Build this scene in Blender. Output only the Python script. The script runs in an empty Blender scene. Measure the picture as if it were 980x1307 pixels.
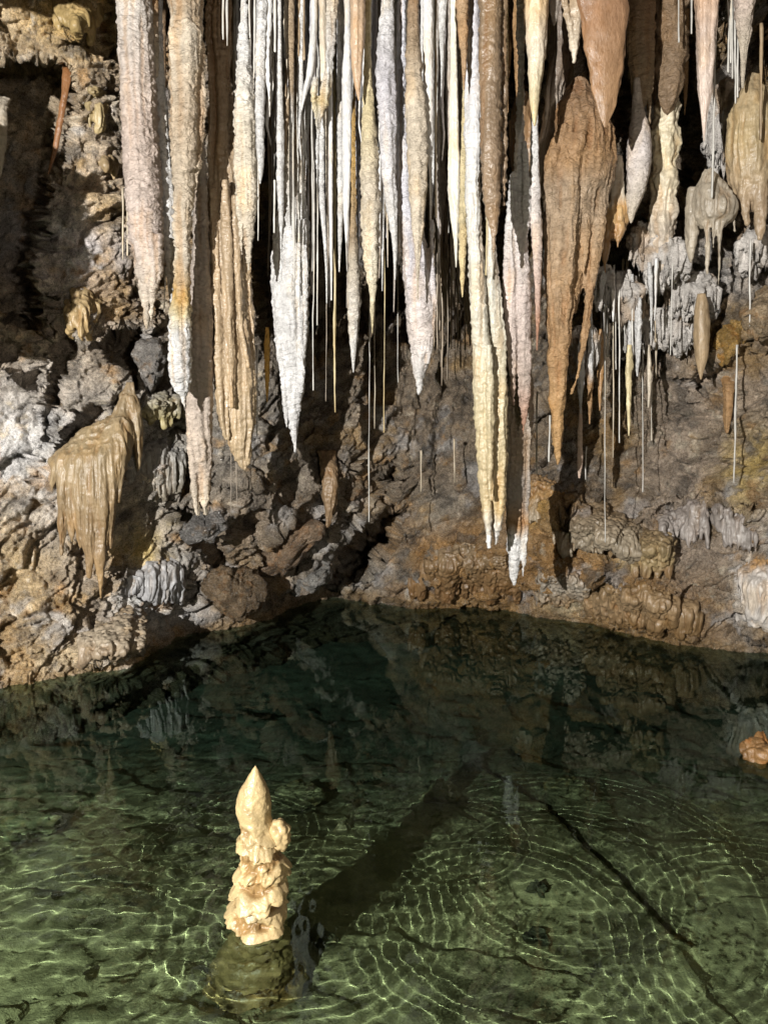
import bpy, math, numpy as np
from math import radians, pi

sc = bpy.context.scene
COL = sc.collection
rng = np.random.default_rng(11)

# ------------------------------------------------------------------ camera geometry
F = 653.5 / math.tan(radians(33.5))
PITCH = radians(8.0)
CZ = 1.8
CP, SP = math.cos(PITCH), math.sin(PITCH)


def at(px, py, Y):
    """point at world depth Y seen in the direction of photo pixel (px, py)"""
    px = np.asarray(px, float); py = np.asarray(py, float); Y = np.asarray(Y, float)
    a = (px - 490) / F; b = (653.5 - py) / F
    dy = CP + b * SP; dz = -SP + b * CP
    return np.stack([a / dy * Y, Y + 0 * a, CZ + dz / dy * Y], -1)


def pxsize(py, Y):
    b = (653.5 - py) / F
    return Y / (CP + b * SP) / F        # metres per pixel at that place


# ------------------------------------------------------------------ noise (numpy)
def _h(ix, iy, iz, s):
    n = (ix * 374761393 + iy * 668265263 + iz * 2147483647 + s * 974634777) & 0xFFFFFFFF
    n = ((n ^ (n >> 13)) * 1274126177) & 0xFFFFFFFF
    n = ((n ^ (n >> 16)) * 2246822519) & 0xFFFFFFFF
    return (n ^ (n >> 15)) / 4294967295.0


def noise(p, s=0):
    """smooth value noise, about -1..1"""
    p = np.asarray(p, float)
    i = np.floor(p).astype(np.int64); f = p - i
    u = f * f * f * (f * (f * 6 - 15) + 10)
    r = 0
    for dx in (0, 1):
        wx = u[..., 0] if dx else 1 - u[..., 0]
        for dy in (0, 1):
            wy = u[..., 1] if dy else 1 - u[..., 1]
            for dz in (0, 1):
                wz = u[..., 2] if dz else 1 - u[..., 2]
                r = r + wx * wy * wz * _h(i[..., 0] + dx, i[..., 1] + dy, i[..., 2] + dz, s)
    return r * 2 - 1


def fbm(p, octv=4, s=0, gain=.5, lac=2.03):
    a, r, t = 1.0, 0, 0
    for k in range(octv):
        r = r + a * noise(p, s + k * 17); t += a
        p = p * lac + 3.7; a *= gain
    return r / t


def ridged(p, octv=3, s=0):
    a, r, t = 1.0, 0, 0
    for k in range(octv):
        r = r + a * (1 - np.abs(noise(p, s + k * 13)) * 2); t += a
        p = p * 2.1 + 1.3; a *= .5
    return r / t


def voro(p, s=0):
    """F1, F2-F1, facet height of the nearest cell, cell random"""
    i = np.floor(p).astype(np.int64)
    n = p.shape[:-1]
    f1 = np.full(n, 9.0); f2 = np.full(n, 9.0); fac = np.zeros(n); cr = np.zeros(n)
    for dx in (-1, 0, 1):
        for dy in (-1, 0, 1):
            for dz in (-1, 0, 1):
                c0, c1, c2 = i[..., 0] + dx, i[..., 1] + dy, i[..., 2] + dz
                v = p - np.stack([c0 + _h(c0, c1, c2, s), c1 + _h(c0, c1, c2, s + 1), c2 + _h(c0, c1, c2, s + 2)], -1)
                d = np.sqrt((v * v).sum(-1))
                g0 = _h(c0, c1, c2, s + 3) - .5; g1 = _h(c0, c1, c2, s + 4) - .5; g2 = _h(c0, c1, c2, s + 5) - .5
                ff = v[..., 0] * g0 + v[..., 1] * g1 + v[..., 2] * g2
                rr = _h(c0, c1, c2, s + 6)
                m = d < f1
                f2 = np.where(m, f1, np.minimum(f2, d))
                fac = np.where(m, ff + (rr - .5) * .5, fac); cr = np.where(m, rr, cr)
                f1 = np.where(m, d, f1)
    return f1, f2 - f1, fac, cr


def sstep(a, b, x):
    t = np.clip((x - a) / (b - a), 0, 1)
    return t * t * (3 - 2 * t)


# ------------------------------------------------------------------ mesh helpers
def mesh_from(name, V, Fq, mat, parent=None, col=None, smooth=True):
    me = bpy.data.meshes.new(name)
    V = np.ascontiguousarray(V, dtype=np.float32)
    me.vertices.add(len(V)); me.vertices.foreach_set('co', V.ravel())
    Fq = np.ascontiguousarray(Fq, dtype=np.int32); k = Fq.shape[1]
    me.loops.add(Fq.size); me.loops.foreach_set('vertex_index', Fq.ravel())
    me.polygons.add(len(Fq)); me.polygons.foreach_set('loop_start', np.arange(0, Fq.size, k, dtype=np.int32))
    me.polygons.foreach_set('use_smooth', np.full(len(Fq), smooth))
    me.update(calc_edges=True)
    if col is not None:
        at_ = me.color_attributes.new('Col', 'FLOAT_COLOR', 'POINT')
        c4 = np.ones((len(V), 4), np.float32); c4[:, :3] = np.clip(col, 0, 1)
        at_.data.foreach_set('color', c4.ravel())
    me.materials.append(mat)
    o = bpy.data.objects.new(name, me); COL.objects.link(o)
    if parent is not None:
        o.parent = parent
    o.cycles.is_caustics_receiver = True
    return o


def grid_faces(ny, nx, wrap=False):
    r, c = np.meshgrid(np.arange(ny - 1), np.arange(nx if wrap else nx - 1), indexing='ij')
    r = r.ravel(); c = c.ravel(); c2 = (c + 1) % nx
    return np.stack([r * nx + c, r * nx + c2, (r + 1) * nx + c2, (r + 1) * nx + c], 1)


def tag(o, label=None, cat=None, group=None, kind=None):
    if label: o['label'] = label
    if cat: o['category'] = cat
    if group: o['group'] = group
    if kind: o['kind'] = kind
    return o


# ------------------------------------------------------------------ materials
def new_mat(name):
    m = bpy.data.materials.new(name); m.use_nodes = True
    nt = m.node_tree
    return m, nt, nt.nodes['Principled BSDF']


def N(nt, typ, **kw):
    n = nt.nodes.new(typ)
    for k, v in kw.items():
        if k.startswith('_'):
            setattr(n, k[1:], v)
        else:
            n.inputs[k.replace('_', ' ')].default_value = v
    return n


def rocky(name, rough=(.35, .75), bumps=((140, .0022), (420, .001)), tint=.45, crack=0.0, spec=.5, var_scale=9.0, stretch=(1, 1, 1), bstretch=None):
    """vertex colour (mineral colour, in places with light or shade painted in) x procedural grain, mottling and bump"""
    m, nt, b = new_mat(name)
    L = nt.links.new
    tc = N(nt, 'ShaderNodeTexCoord'); mp = N(nt, 'ShaderNodeMapping', Scale=stretch)
    L(tc.outputs['Object'], mp.inputs['Vector'])
    att = N(nt, 'ShaderNodeAttribute', _attribute_name='Col')
    n1 = N(nt, 'ShaderNodeTexNoise', Scale=var_scale, Detail=8.0, Roughness=.65); L(mp.outputs[0], n1.inputs['Vector'])
    n2 = N(nt, 'ShaderNodeTexNoise', Scale=var_scale * 9, Detail=5.0, Roughness=.7); L(mp.outputs[0], n2.inputs['Vector'])
    mr = N(nt, 'ShaderNodeMapRange'); mr.inputs[1].default_value = .3; mr.inputs[2].default_value = .7
    mr.inputs[3].default_value = 1 - tint; mr.inputs[4].default_value = 1 + tint * .7
    L(n1.outputs['Fac'], mr.inputs[0])
    mr2 = N(nt, 'ShaderNodeMapRange'); mr2.inputs[1].default_value = .3; mr2.inputs[2].default_value = .7
    mr2.inputs[3].default_value = 1 - tint * .7; mr2.inputs[4].default_value = 1 + tint * .5
    L(n2.outputs['Fac'], mr2.inputs[0])
    mu = N(nt, 'ShaderNodeMath', _operation='MULTIPLY'); L(mr.outputs[0], mu.inputs[0]); L(mr2.outputs[0], mu.inputs[1])
    vm = N(nt, 'ShaderNodeVectorMath', _operation='SCALE'); L(att.outputs['Color'], vm.inputs[0]); L(mu.outputs[0], vm.inputs['Scale'])
    L(vm.outputs[0], b.inputs['Base Color'])
    rr = N(nt, 'ShaderNodeMapRange'); rr.inputs[1].default_value = .35; rr.inputs[2].default_value = .65
    rr.inputs[3].default_value = rough[0]; rr.inputs[4].default_value = rough[1]
    L(n2.outputs['Fac'], rr.inputs[0]); L(rr.outputs[0], b.inputs['Roughness'])
    b.inputs['Specular IOR Level'].default_value = spec
    prev = None
    mb = mp
    if bstretch:
        mb = N(nt, 'ShaderNodeMapping', Scale=bstretch)
        wn = N(nt, 'ShaderNodeTexNoise', Scale=11.0, Detail=2.0); L(tc.outputs['Object'], wn.inputs['Vector'])
        ws = N(nt, 'ShaderNodeVectorMath', _operation='SCALE', Scale=.09); L(wn.outputs['Color'], ws.inputs[0])
        wa = N(nt, 'ShaderNodeVectorMath', _operation='ADD'); L(tc.outputs['Object'], wa.inputs[0]); L(ws.outputs[0], wa.inputs[1])
        L(wa.outputs[0], mb.inputs['Vector'])
    for k, (s, d) in enumerate(bumps):
        nn = N(nt, 'ShaderNodeTexNoise', Scale=s, Detail=4.0, Roughness=.6)
        L(mb.outputs[0], nn.inputs['Vector'])
        bp = N(nt, 'ShaderNodeBump', Strength=1.0, Distance=d)
        L(nn.outputs['Fac'], bp.inputs['Height'])
        if prev is not None: L(prev.outputs[0], bp.inputs['Normal'])
        prev = bp
    if crack:
        vo = N(nt, 'ShaderNodeTexVoronoi', _feature='DISTANCE_TO_EDGE', Scale=26.0)
        wv = N(nt, 'ShaderNodeVectorMath', _operation='ADD'); L(mp.outputs[0], wv.inputs[0])
        sc_ = N(nt, 'ShaderNodeVectorMath', _operation='SCALE', Scale=.06); L(n1.outputs['Color'], sc_.inputs[0]); L(sc_.outputs[0], wv.inputs[1])
        L(wv.outputs[0], vo.inputs['Vector'])
        cl = N(nt, 'ShaderNodeMath', _operation='MINIMUM'); cl.inputs[1].default_value = .12; L(vo.outputs['Distance'], cl.inputs[0])
        bp = N(nt, 'ShaderNodeBump', Strength=1.0, Distance=crack); L(cl.outputs[0], bp.inputs['Height'])
        L(prev.outputs[0], bp.inputs['Normal']); prev = bp
    L(prev.outputs[0], b.inputs['Normal'])
    return m


M_ROCK = rocky('cave_rock', rough=(.12, .45), bumps=((18, .03), (55, .028), (170, .011)), tint=.55, crack=0, var_scale=8, spec=.6)
M_CALC = rocky('dry_calcite', rough=(.3, .62), bumps=((24, .026), (70, .005), (240, .0012)), tint=.2, var_scale=14, stretch=(1, 1, .45), bstretch=(1, 1, 2.1))
M_CALC_WET = rocky('wet_calcite', rough=(.18, .45), bumps=((20, .014), (60, .004), (200, .0008)), tint=.2, var_scale=11, stretch=(1, 1, .3), bstretch=(1, 1, .7))
M_WET = rocky('wet_flowstone', rough=(.22, .55), bumps=((60, .004), (200, .0018)), tint=.3, var_scale=12, stretch=(1, 1, .35))
M_STRAW = rocky('straw_calcite', rough=(.3, .5), bumps=((150, .001),), tint=.15, var_scale=20)
M_STALAG = rocky('polished_calcite', rough=(.22, .45), bumps=((55, .003), (160, .0012)), tint=.2, var_scale=16)
M_FLOOR = rocky('pool_silt', rough=(.7, .95), bumps=((40, .01), (130, .004)), tint=.4, var_scale=4)

# ------------------------------------------------------------------ palette (albedo)
W = (.66, .655, .65); LV = (.57, .555, .60); CR = (.57, .50, .40); PK = (.50, .41, .355); TN = (.37, .28, .185)
OC = (.52, .33, .11); BR = (.27, .18, .105); OR = (.38, .23, .11); GY = (.37, .325, .285); DK = (.14, .10, .07)
YL = (.60, .51, .31); RD = (.38, .21, .14)

# ------------------------------------------------------------------ cave wall and ceiling
WL = np.array([(-400, 960), (-150, 905), (0, 880), (60, 870), (100, 862), (180, 846), (225, 815), (310, 800), (360, 785), (400, 768), (430, 762), (480, 770),
               (530, 775), (600, 771), (660, 783), (760, 797), (830, 815), (900, 828), (980, 832), (1150, 850), (1400, 900)], float)


def wl(px):
    return np.interp(px, WL[:, 0], WL[:, 1])


def ywater(px):
    b = (653.5 - wl(px)) / F
    return -CZ * (CP + b * SP) / (-SP + b * CP)


ctrl = []
for x in (-400, -200, 0, 60, 120, 180, 225, 290, 350, 400, 440, 480, 530, 600, 660, 710, 760, 830, 900, 980, 1150, 1400):
    y0 = float(ywater(x)); ctrl.append((x, wl(x), y0))
    ctrl.append((x, wl(x) + 60, y0 - .05)); ctrl.append((x, wl(x) + 260, y0 - .35))
ctrl += [(-400, 600, 3.4), (-400, 200, 3.4), (-400, -100, 3.4), (-150, 600, 4.5), (-150, 250, 4.6), (-150, 0, 4.6),
         (0, 760, 4.85), (0, 600, 5.0), (0, 450, 5.1), (20, 300, 5.15), (20, 50, 5.1), (100, 750, 5.05), (110, 600, 5.15), (110, 450, 5.2), (110, 250, 5.15), (110, 100, 5.15), (110, 0, 5.1),
         (170, 700, 5.35), (180, 550, 5.4), (180, 420, 5.5), (180, 200, 5.5), (180, 0, 5.4),
         (240, 720, 5.6), (260, 600, 5.7), (260, 400, 5.85), (260, 100, 5.8),
         (320, 720, 5.9), (340, 620, 5.9), (340, 450, 6.1), (340, 200, 6.2),
         (420, 700, 6.3), (420, 600, 6.1), (420, 480, 6.25), (430, 350, 6.6), (430, 100, 6.5),
         (490, 640, 6.45), (500, 560, 6.4), (510, 480, 6.6), (520, 380, 6.9), (520, 200, 6.8), (500, 50, 6.5),
         (580, 700, 6.35), (580, 620, 6.35), (590, 520, 6.4), (600, 400, 6.6), (620, 200, 6.5), (620, 30, 6.3),
         (680, 720, 6.05), (690, 630, 6.15), (690, 480, 6.3), (700, 300, 6.3), (720, 100, 6.2),
         (770, 740, 5.75), (770, 640, 5.95), (780, 540, 6.05), (790, 420, 6.25), (800, 280, 6.2), (800, 80, 6.1),
         (850, 740, 5.5), (860, 640, 5.6), (860, 520, 5.65), (860, 400, 5.8), (860, 300, 5.9), (860, 120, 6.0),
         (930, 740, 5.3), (940, 620, 5.3), (940, 480, 5.3), (940, 360, 5.4), (940, 240, 5.6), (940, 80, 5.8),
         (1000, 700, 5.05), (1000, 500, 5.0), (1000, 300, 5.1), (1000, 80, 5.3), (1150, 600, 4.5), (1150, 250, 4.6), (1150, 0, 4.7), (1400, 600, 3.8), (1400, 200, 3.8), (1400, -100, 3.8)]
for x in (-400, -150, 110, 300, 500, 700, 900, 1150, 1400):
    e = 1 - min(1, abs(x - 490) / 900) * .35
    ctrl += [(x, -110, 5.35 * e), (x, -250, 4.45 * e), (x, -450, 3.55 * e), (x, -750, 2.75 * e)]
ctrl = np.array(ctrl)


def tps_fit(c):
    X = c[:, :2] / 500
    d = np.sqrt(((X[:, None] - X[None]) ** 2).sum(-1)) + 1e-9
    K = d * d * np.log(d) + np.eye(len(c)) * 2e-4
    P = np.c_[np.ones(len(c)), X]
    A = np.block([[K, P], [P.T, np.zeros((3, 3))]])
    return X, np.linalg.solve(A, np.r_[c[:, 2], np.zeros(3)])


_X, _w = tps_fit(ctrl)


def base_depth(px, py):
    q = np.stack([px, py], -1).reshape(-1, 2) / 500
    out = np.zeros(len(q))
    for k in range(0, len(q), 20000):
        d = np.sqrt(((q[k:k + 20000, None] - _X[None]) ** 2).sum(-1)) + 1e-9
        out[k:k + 20000] = (d * d * np.log(d)) @ _w[:-3] + _w[-3] + q[k:k + 20000] @ _w[-2:]
    return out.reshape(np.shape(px))


def poly_sd(px, py, poly):
    """signed distance in pixels, positive inside"""
    poly = np.array(poly, float); d = np.full(np.shape(px), 1e9); ins = np.zeros(np.shape(px), bool)
    for (x1, y1), (x2, y2) in zip(poly, np.roll(poly, -1, 0)):
        ex, ey = x2 - x1, y2 - y1
        t = np.clip(((px - x1) * ex + (py - y1) * ey) / (ex * ex + ey * ey), 0, 1)
        d = np.minimum(d, np.hypot(px - x1 - t * ex, py - y1 - t * ey))
        if abs(ey) > 1e-9:
            ins ^= ((y1 > py) != (y2 > py)) & (px < x1 + (py - y1) / ey * ex)
    return np.where(ins, d, -d)


HOLES = [
    ([(-420, 40), (-215, 60), (-190, 120), (-195, 190), (-225, 250), (-240, 310), (-260, 340), (-420, 350)], -.55, 14),  # polygon in the photo, extra depth in metres, edge softness in pixels; this one: unseen bulge added to shade the alcove
    ([(-60, 60), (20, 78), (70, 80), (97, 105), (95, 150), (88, 190), (62, 250), (48, 300), (52, 350), (45, 405), (25, 418), (0, 390), (-60, 380)], 1.1, 12),
    ([(424, 746), (434, 706), (458, 680), (505, 648), (520, 660), (500, 702), (480, 732), (452, 748)], 1.2, 22),
    ([(470, 605), (490, 590), (505, 600), (500, 650), (488, 655)], .25, 12),
    ([(118, 440), (150, 425), (182, 420), (178, 455), (172, 488), (150, 480), (130, 460)], .6, 10),
    ([(64, 440), (85, 420), (98, 450), (80, 510), (62, 560), (52, 590), (58, 520)], .38, 9),
    ([(0, 425), (18, 432), (40, 470), (55, 495), (40, 500), (18, 470), (0, 455)], .3, 8),
    ([(95, 520), (122, 500), (130, 520), (105, 560), (60, 610), (62, 580)], .3, 9),
    ([(225, 650), (248, 655), (275, 655), (295, 620), (300, 640), (280, 690), (300, 735), (330, 760), (310, 775), (285, 730), (245, 695)], .38, 12),
    ([(790, 110), (880, 0), (895, 110), (890, 210), (870, 240), (835, 270), (800, 240)], .35, 22),
    ([(770, 330), (850, 320), (880, 350), (870, 430), (840, 470), (780, 480), (765, 400)], .45, 20),
    ([(330, 150), (600, 150), (612, 400), (560, 450), (470, 430), (400, 440), (330, 380)], 1.0, 34),
    ([(950, 395), (985, 410), (990, 450), (960, 440)], .3, 10),
    ([(868, 430), (885, 420), (905, 480), (885, 498)], .2, 9),
    ([(240, 728), (262, 740), (250, 770), (232, 752)], .2, 7),
]
LEDGES = [  # lower edge polyline, height of the swelling above it (px), how far it stands out (m)
    ([(90, 850), (140, 842), (180, 836), (215, 822), (222, 812)], 62, .22),
    ([(685, 668), (720, 655), (770, 690), (800, 716), (830, 700), (865, 706)], 62, .20),
    ([(672, 742), (700, 738), (745, 752), (765, 745), (800, 765), (870, 775)], 45, .16),
    ([(745, 792), (800, 800), (860, 812), (905, 822)], 48, .12),
    ([(430, 760), (500, 764), (560, 768), (640, 772)], 70, .18),
    ([(540, 735), (600, 720), (650, 715)], 40, .12),
    ([(935, 800), (960, 806), (1000, 805)], 80, .2),
    ([(165, 515), (200, 520), (245, 500)], 28, .15),
    ([(70, 60), (100, 40), (125, 30)], 40, .2),
    ([(330, 690), (400, 640), (470, 590)], 46, .16),
    ([(370, 745), (420, 720), (450, 690)], 46, .18),
    ([(280, 640), (340, 600), (420, 560)], 40, .12),
    ([(600, 560), (680, 520), (760, 480)], 30, .08),
    ([(840, 460), (900, 470), (960, 430)], 34, .16),
    ([(780, 690), (850, 640), (980, 660)], 30, .08),
]


def wall_features(px, py):
    wx = px + 14 * fbm(np.stack([px / 60, py / 60, 0 * px], -1), 4, 5)
    wy = py + 14 * fbm(np.stack([px / 60, py / 60, 0 * px + 9], -1), 4, 6)
    off = np.zeros_like(px)
    for poly, d, s in HOLES:
        off += d * sstep(-s * .35, s, poly_sd(wx, wy, poly))
    for pl, h, a in LEDGES:
        pl = np.array(pl, float)
        ed = np.interp(wx, pl[:, 0], pl[:, 1])
        up = ed - wy                               # pixels above the edge
        m = sstep(0, 22, wx - pl[0, 0]) * sstep(0, 22, pl[-1, 0] - wx)
        prof = np.where(up >= 0, np.clip(1 - up / h, 0, 1) ** .8, np.clip(1 + up / 9, 0, 1))
        off -= a * m * prof
    return off


def blob(px, py, x, y, rx, ry, p=1.0):
    return np.exp(-(((px - x) / rx) ** 2 + ((py - y) / ry) ** 2) * p)


FLUTED = [(800, 745, 90, 45), (860, 690, 80, 40), (600, 740, 60, 40), (200, 740, 40, 50), (700, 640, 22, 30), (965, 760, 25, 45), (140, 810, 60, 30), (600, 430, 50, 70)]
POPCORN = [(105, 310, 60, 60), (40, 600, 60, 90), (100, 480, 50, 90), (90, 180, 30, 120), (880, 340, 60, 70), (940, 330, 40, 60)]


def fine_axis(lo, a, b, hi, coarse, fine):
    left = np.arange(lo, a, coarse); mid = np.arange(a, b, fine); right = np.arange(b, hi + coarse, coarse)
    return np.r_[left, mid, right]


def rock_colour(px, py, P):
    """mineral zones of the wall, with dark painted in under water"""
    n = fbm(P * 2.3, 5, 71); n2 = fbm(P * 6.0, 4, 91); n3 = fbm(P * 14, 4, 33)
    qx = px + 45 * n2; qy = py + 45 * n
    c = np.zeros(px.shape + (3,)) + np.array((.20, .155, .115))

    def mixin(w, rgb):
        nonlocal c
        w = np.clip(w, 0, 1)[..., None]
        c = c * (1 - w) + np.array(rgb) * w
    mixin(.9 * sstep(180, 60, qx) * sstep(520, 420, qy), (.30, .235, .165))
    mixin(1.2 * blob(qx, qy, 90, 310, 70, 80), (.44, .41, .43))
    mixin(1.2 * blob(qx, qy, 40, 590, 80, 110), (.40, .385, .39))
    mixin(1.0 * blob(qx, qy, 130, 250, 40, 40), (.36, .27, .17))
    mixin(1.0 * blob(qx, qy, 90, 20, 60, 40), (.42, .28, .10))
    mixin(1.0 * blob(qx, qy, 200, 570, 70, 90), (.29, .275, .26))
    mixin(1.1 * blob(qx, qy, 200, 750, 55, 60), (.36, .36, .37))
    mixin(.9 * blob(qx, qy, 180, 690, 28, 30), (.40, .30, .12))
    mixin(.9 * blob(qx, qy, 30, 730, 60, 80), (.30, .22, .125))
    mixin(.9 * blob(qx, qy, 100, 850, 110, 30), (.38, .30, .20))
    mixin(.8 * blob(qx, qy, 330, 540, 90, 90), (.21, .195, .18))
    mixin(.9 * blob(qx, qy, 310, 740, 60, 60), (.22, .15, .085))
    mixin(.8 * blob(qx, qy, 430, 730, 60, 40), (.30, .28, .25))
    mixin(.8 * blob(qx, qy, 560, 660, 40, 35), (.33, .31, .28))
    mixin(1.0 * sstep(620, 700, qy) * sstep(470, 560, qx) * sstep(980, 800, qx), (.26, .15, .062))
    mixin(.9 * blob(qx, qy, 820, 690, 40, 28), (.40, .32, .19))
    mixin(.8 * blob(qx, qy, 740, 770, 50, 22), (.42, .36, .25))
    mixin(1.0 * sstep(800, 860, qx) * sstep(330, 400, qy) * sstep(780, 690, qy), (.29, .23, .185))
    mixin(.9 * blob(qx, qy, 960, 590, 40, 50), (.40, .29, .10))
    mixin(.9 * blob(qx, qy, 930, 430, 40, 40), (.38, .24, .09))
    mixin(1.0 * blob(qx, qy, 880, 350, 60, 40), (.48, .45, .44))
    mixin(1.2 * blob(qx, qy, 968, 760, 24, 42), (.66, .60, .55))
    mixin(.9 * blob(qx, qy, 700, 640, 30, 26), (.40, .24, .08))
    mixin(.85 * sstep(.25, .55, n3 + .3 * n), (.36, .31, .25))
    mixin(.7 * sstep(.22, .5, n2), (.25, .145, .06))
    mixin(.7 * sstep(.2, .45, -n2 + .3 * n3), (.07, .06, .052))
    mixin(.6 * sstep(.2, .5, fbm(P * 4.1, 4, 55)), (.33, .32, .33))
    mixin(.6 * sstep(.2, .5, fbm(P * 3.3, 4, 57)), (.27, .17, .07))
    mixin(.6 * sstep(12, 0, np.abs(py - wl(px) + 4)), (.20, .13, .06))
    mixin(.8 * sstep(0, 30, py - wl(px) - 12), (.028, .032, .022))  # submerged wall painted near-black in place of light lost in the water
    return c * (1 + .25 * n3[..., None]) * np.array([1.5, 1.52, 1.47])


def build_wall():
    xs = fine_axis(-420, -40, 1020, 1420, 14, 1.75)
    ys = fine_axis(-760, -60, 900, 1110, 14, 1.75)
    PX, PY = np.meshgrid(xs, ys)
    D = base_depth(PX, PY) + wall_features(PX, PY)
    P = at(PX, PY, D)
    gx = np.gradient(P, axis=1); gy = np.gradient(P, axis=0)
    Nn = np.cross(gx, gy); Nn /= np.linalg.norm(Nn, axis=-1, keepdims=True) + 1e-9
    flip = np.sign((Nn * (np.array([0, 0, CZ]) - P)).sum(-1, keepdims=True)); Nn *= flip
    near = sstep(0, .35, np.abs(P[..., 2])) * .65 + .35
    # bedding: the strata of the middle climb to the right
    R = P.copy(); ang = radians(38)
    R[..., 0] = P[..., 0] * math.cos(ang) + P[..., 2] * math.sin(ang)
    R[..., 2] = -P[..., 0] * math.sin(ang) + P[..., 2] * math.cos(ang)
    warp = np.stack([fbm(P * 2.2, 3, 201), fbm(P * 2.2, 3, 202), fbm(P * 2.2, 3, 203)], -1)
    Q = R * np.array([.75, 1.0, 1.7]) + warp * .2
    h = np.zeros_like(PX)
    f1, ed, fac, cr = voro(Q * 2.3, 41)
    h += (fac * .21 - .05 * np.exp(-(ed / .10) ** 2)) * near
    f1, ed, fac, cr = voro(Q * 5.6 + 3, 51)
    big = .55 + .6 * sstep(-.3, .4, fbm(P * 1.7, 2, 4))
    h += (fac * .11 - .03 * np.exp(-(ed / .10) ** 2)) * near * big
    f1, ed, fac, cr = voro((R * np.array([.8, 1, 1.4]) + warp * .2) * 13, 61)
    h += (fac * .058 - .012 * np.exp(-(ed / .12) ** 2)) * big
    f1, ed, fac, cr = voro(P * 30 + warp * 2, 66)
    h += (fac * .027 - .004 * np.exp(-(ed / .14) ** 2)) * big
    h += .055 * fbm(P * 3.0, 3, 81) * near
    h += .017 * fbm(P * 24, 3, 85) + .009 * (ridged(P * 42 + warp * 3, 2, 86) - .3) + .022 * (ridged(R * np.array([6, 9, 16]), 3, 87) - .3) * near
    sm_ = np.maximum(blob(PX, PY, 420, 640, 190, 120), .25)
    st_ = ridged((R + warp * .12) * np.array([1.6, 2.0, 11.0]), 3, 141)
    h += .07 * sm_ * (st_ - .3) * near
    # fluted dripstone and popcorn crust
    fm = np.zeros_like(PX)
    for x, y, rx, ry in FLUTED: fm = np.maximum(fm, blob(PX, PY, x, y, rx, ry))
    fl = ridged(P * np.array([17, 17, 2.2]), 2, 95)
    h += fm * .035 * fl
    pm = np.zeros_like(PX)
    for x, y, rx, ry in POPCORN: pm = np.maximum(pm, blob(PX, PY, x, y, rx, ry))
    f1, ed, fac, cr = voro(P * 24 + warp, 99)
    h += pm * .022 * (.55 - f1)
    P = P + Nn * h[..., None]
    col = rock_colour(PX, PY, P) * (1 + .5 * sstep(360, 140, PX))[..., None]  # left side lightened in colour where the lamp only grazes it
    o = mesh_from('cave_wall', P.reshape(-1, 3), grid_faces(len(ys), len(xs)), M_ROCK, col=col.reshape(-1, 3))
    o['kind'] = 'structure'
    return o


build_wall()


# ------------------------------------------------------------------ pool floor
def seg_d(X, Y, pl):
    d = np.full(X.shape, 9.0)
    for (x1, y1), (x2, y2) in zip(pl[:-1], pl[1:]):
        ex, ey = x2 - x1, y2 - y1
        t = np.clip(((X - x1) * ex + (Y - y1) * ey) / (ex * ex + ey * ey), 0, 1)
        d = np.minimum(d, np.hypot(X - x1 - t * ex, Y - y1 - t * ey))
    return d


def floor_z(X, Y):
    P = np.stack([X, Y, 0 * X], -1)
    z = -.27 - .16 * np.clip(Y - 2.1, -1, 3.2) - .1 * np.clip(Y - 3.4, 0, 3)
    z = z + .07 * fbm(P * 1.6, 4, 301) + .02 * fbm(P * 7, 4, 305)
    f1, ed, fac, cr = voro(P * 3.1 + fbm(P * 2, 3, 7)[..., None] * .4, 311)
    z = z + .055 * fac - .02 * np.exp(-(ed / .08) ** 2)
    crack = seg_d(X + .03 * fbm(P * 6, 3, 315), Y, [(.62, 4.3), (.88, 3.8), (.95, 3.45), (1.03, 3.15), (1.10, 2.9), (1.16, 2.69)])
    z = z - .2 * np.exp(-(crack / .026) ** 2)
    return z


def build_floor():
    xs = np.arange(-4.6, 4.6, .03); ys = np.arange(.3, 8.2, .03)
    xs = np.r_[np.arange(-4.6, -1.8, .05), np.arange(-1.8, 2.2, .018), np.arange(2.2, 4.6, .05)]
    ys = np.r_[np.arange(.3, 1.6, .05), np.arange(1.6, 4.6, .018), np.arange(4.6, 8.2, .05)]
    X, Y = np.meshgrid(xs, ys)
    P = np.stack([X, Y, floor_z(X, Y)], -1)
    n = fbm(P * 2.5, 4, 321)[..., None]; n2 = fbm(P * 9, 3, 325)[..., None]
    deep = sstep(2.8, 4.7, Y + .4 * n[..., 0])[..., None]  # far bed painted darker, standing in for light absorbed by deeper water
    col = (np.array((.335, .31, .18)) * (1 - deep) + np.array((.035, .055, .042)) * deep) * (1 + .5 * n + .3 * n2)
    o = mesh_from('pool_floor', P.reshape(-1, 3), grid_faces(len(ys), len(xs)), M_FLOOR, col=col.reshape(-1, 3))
    o['kind'] = 'structure'


build_floor()


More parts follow.
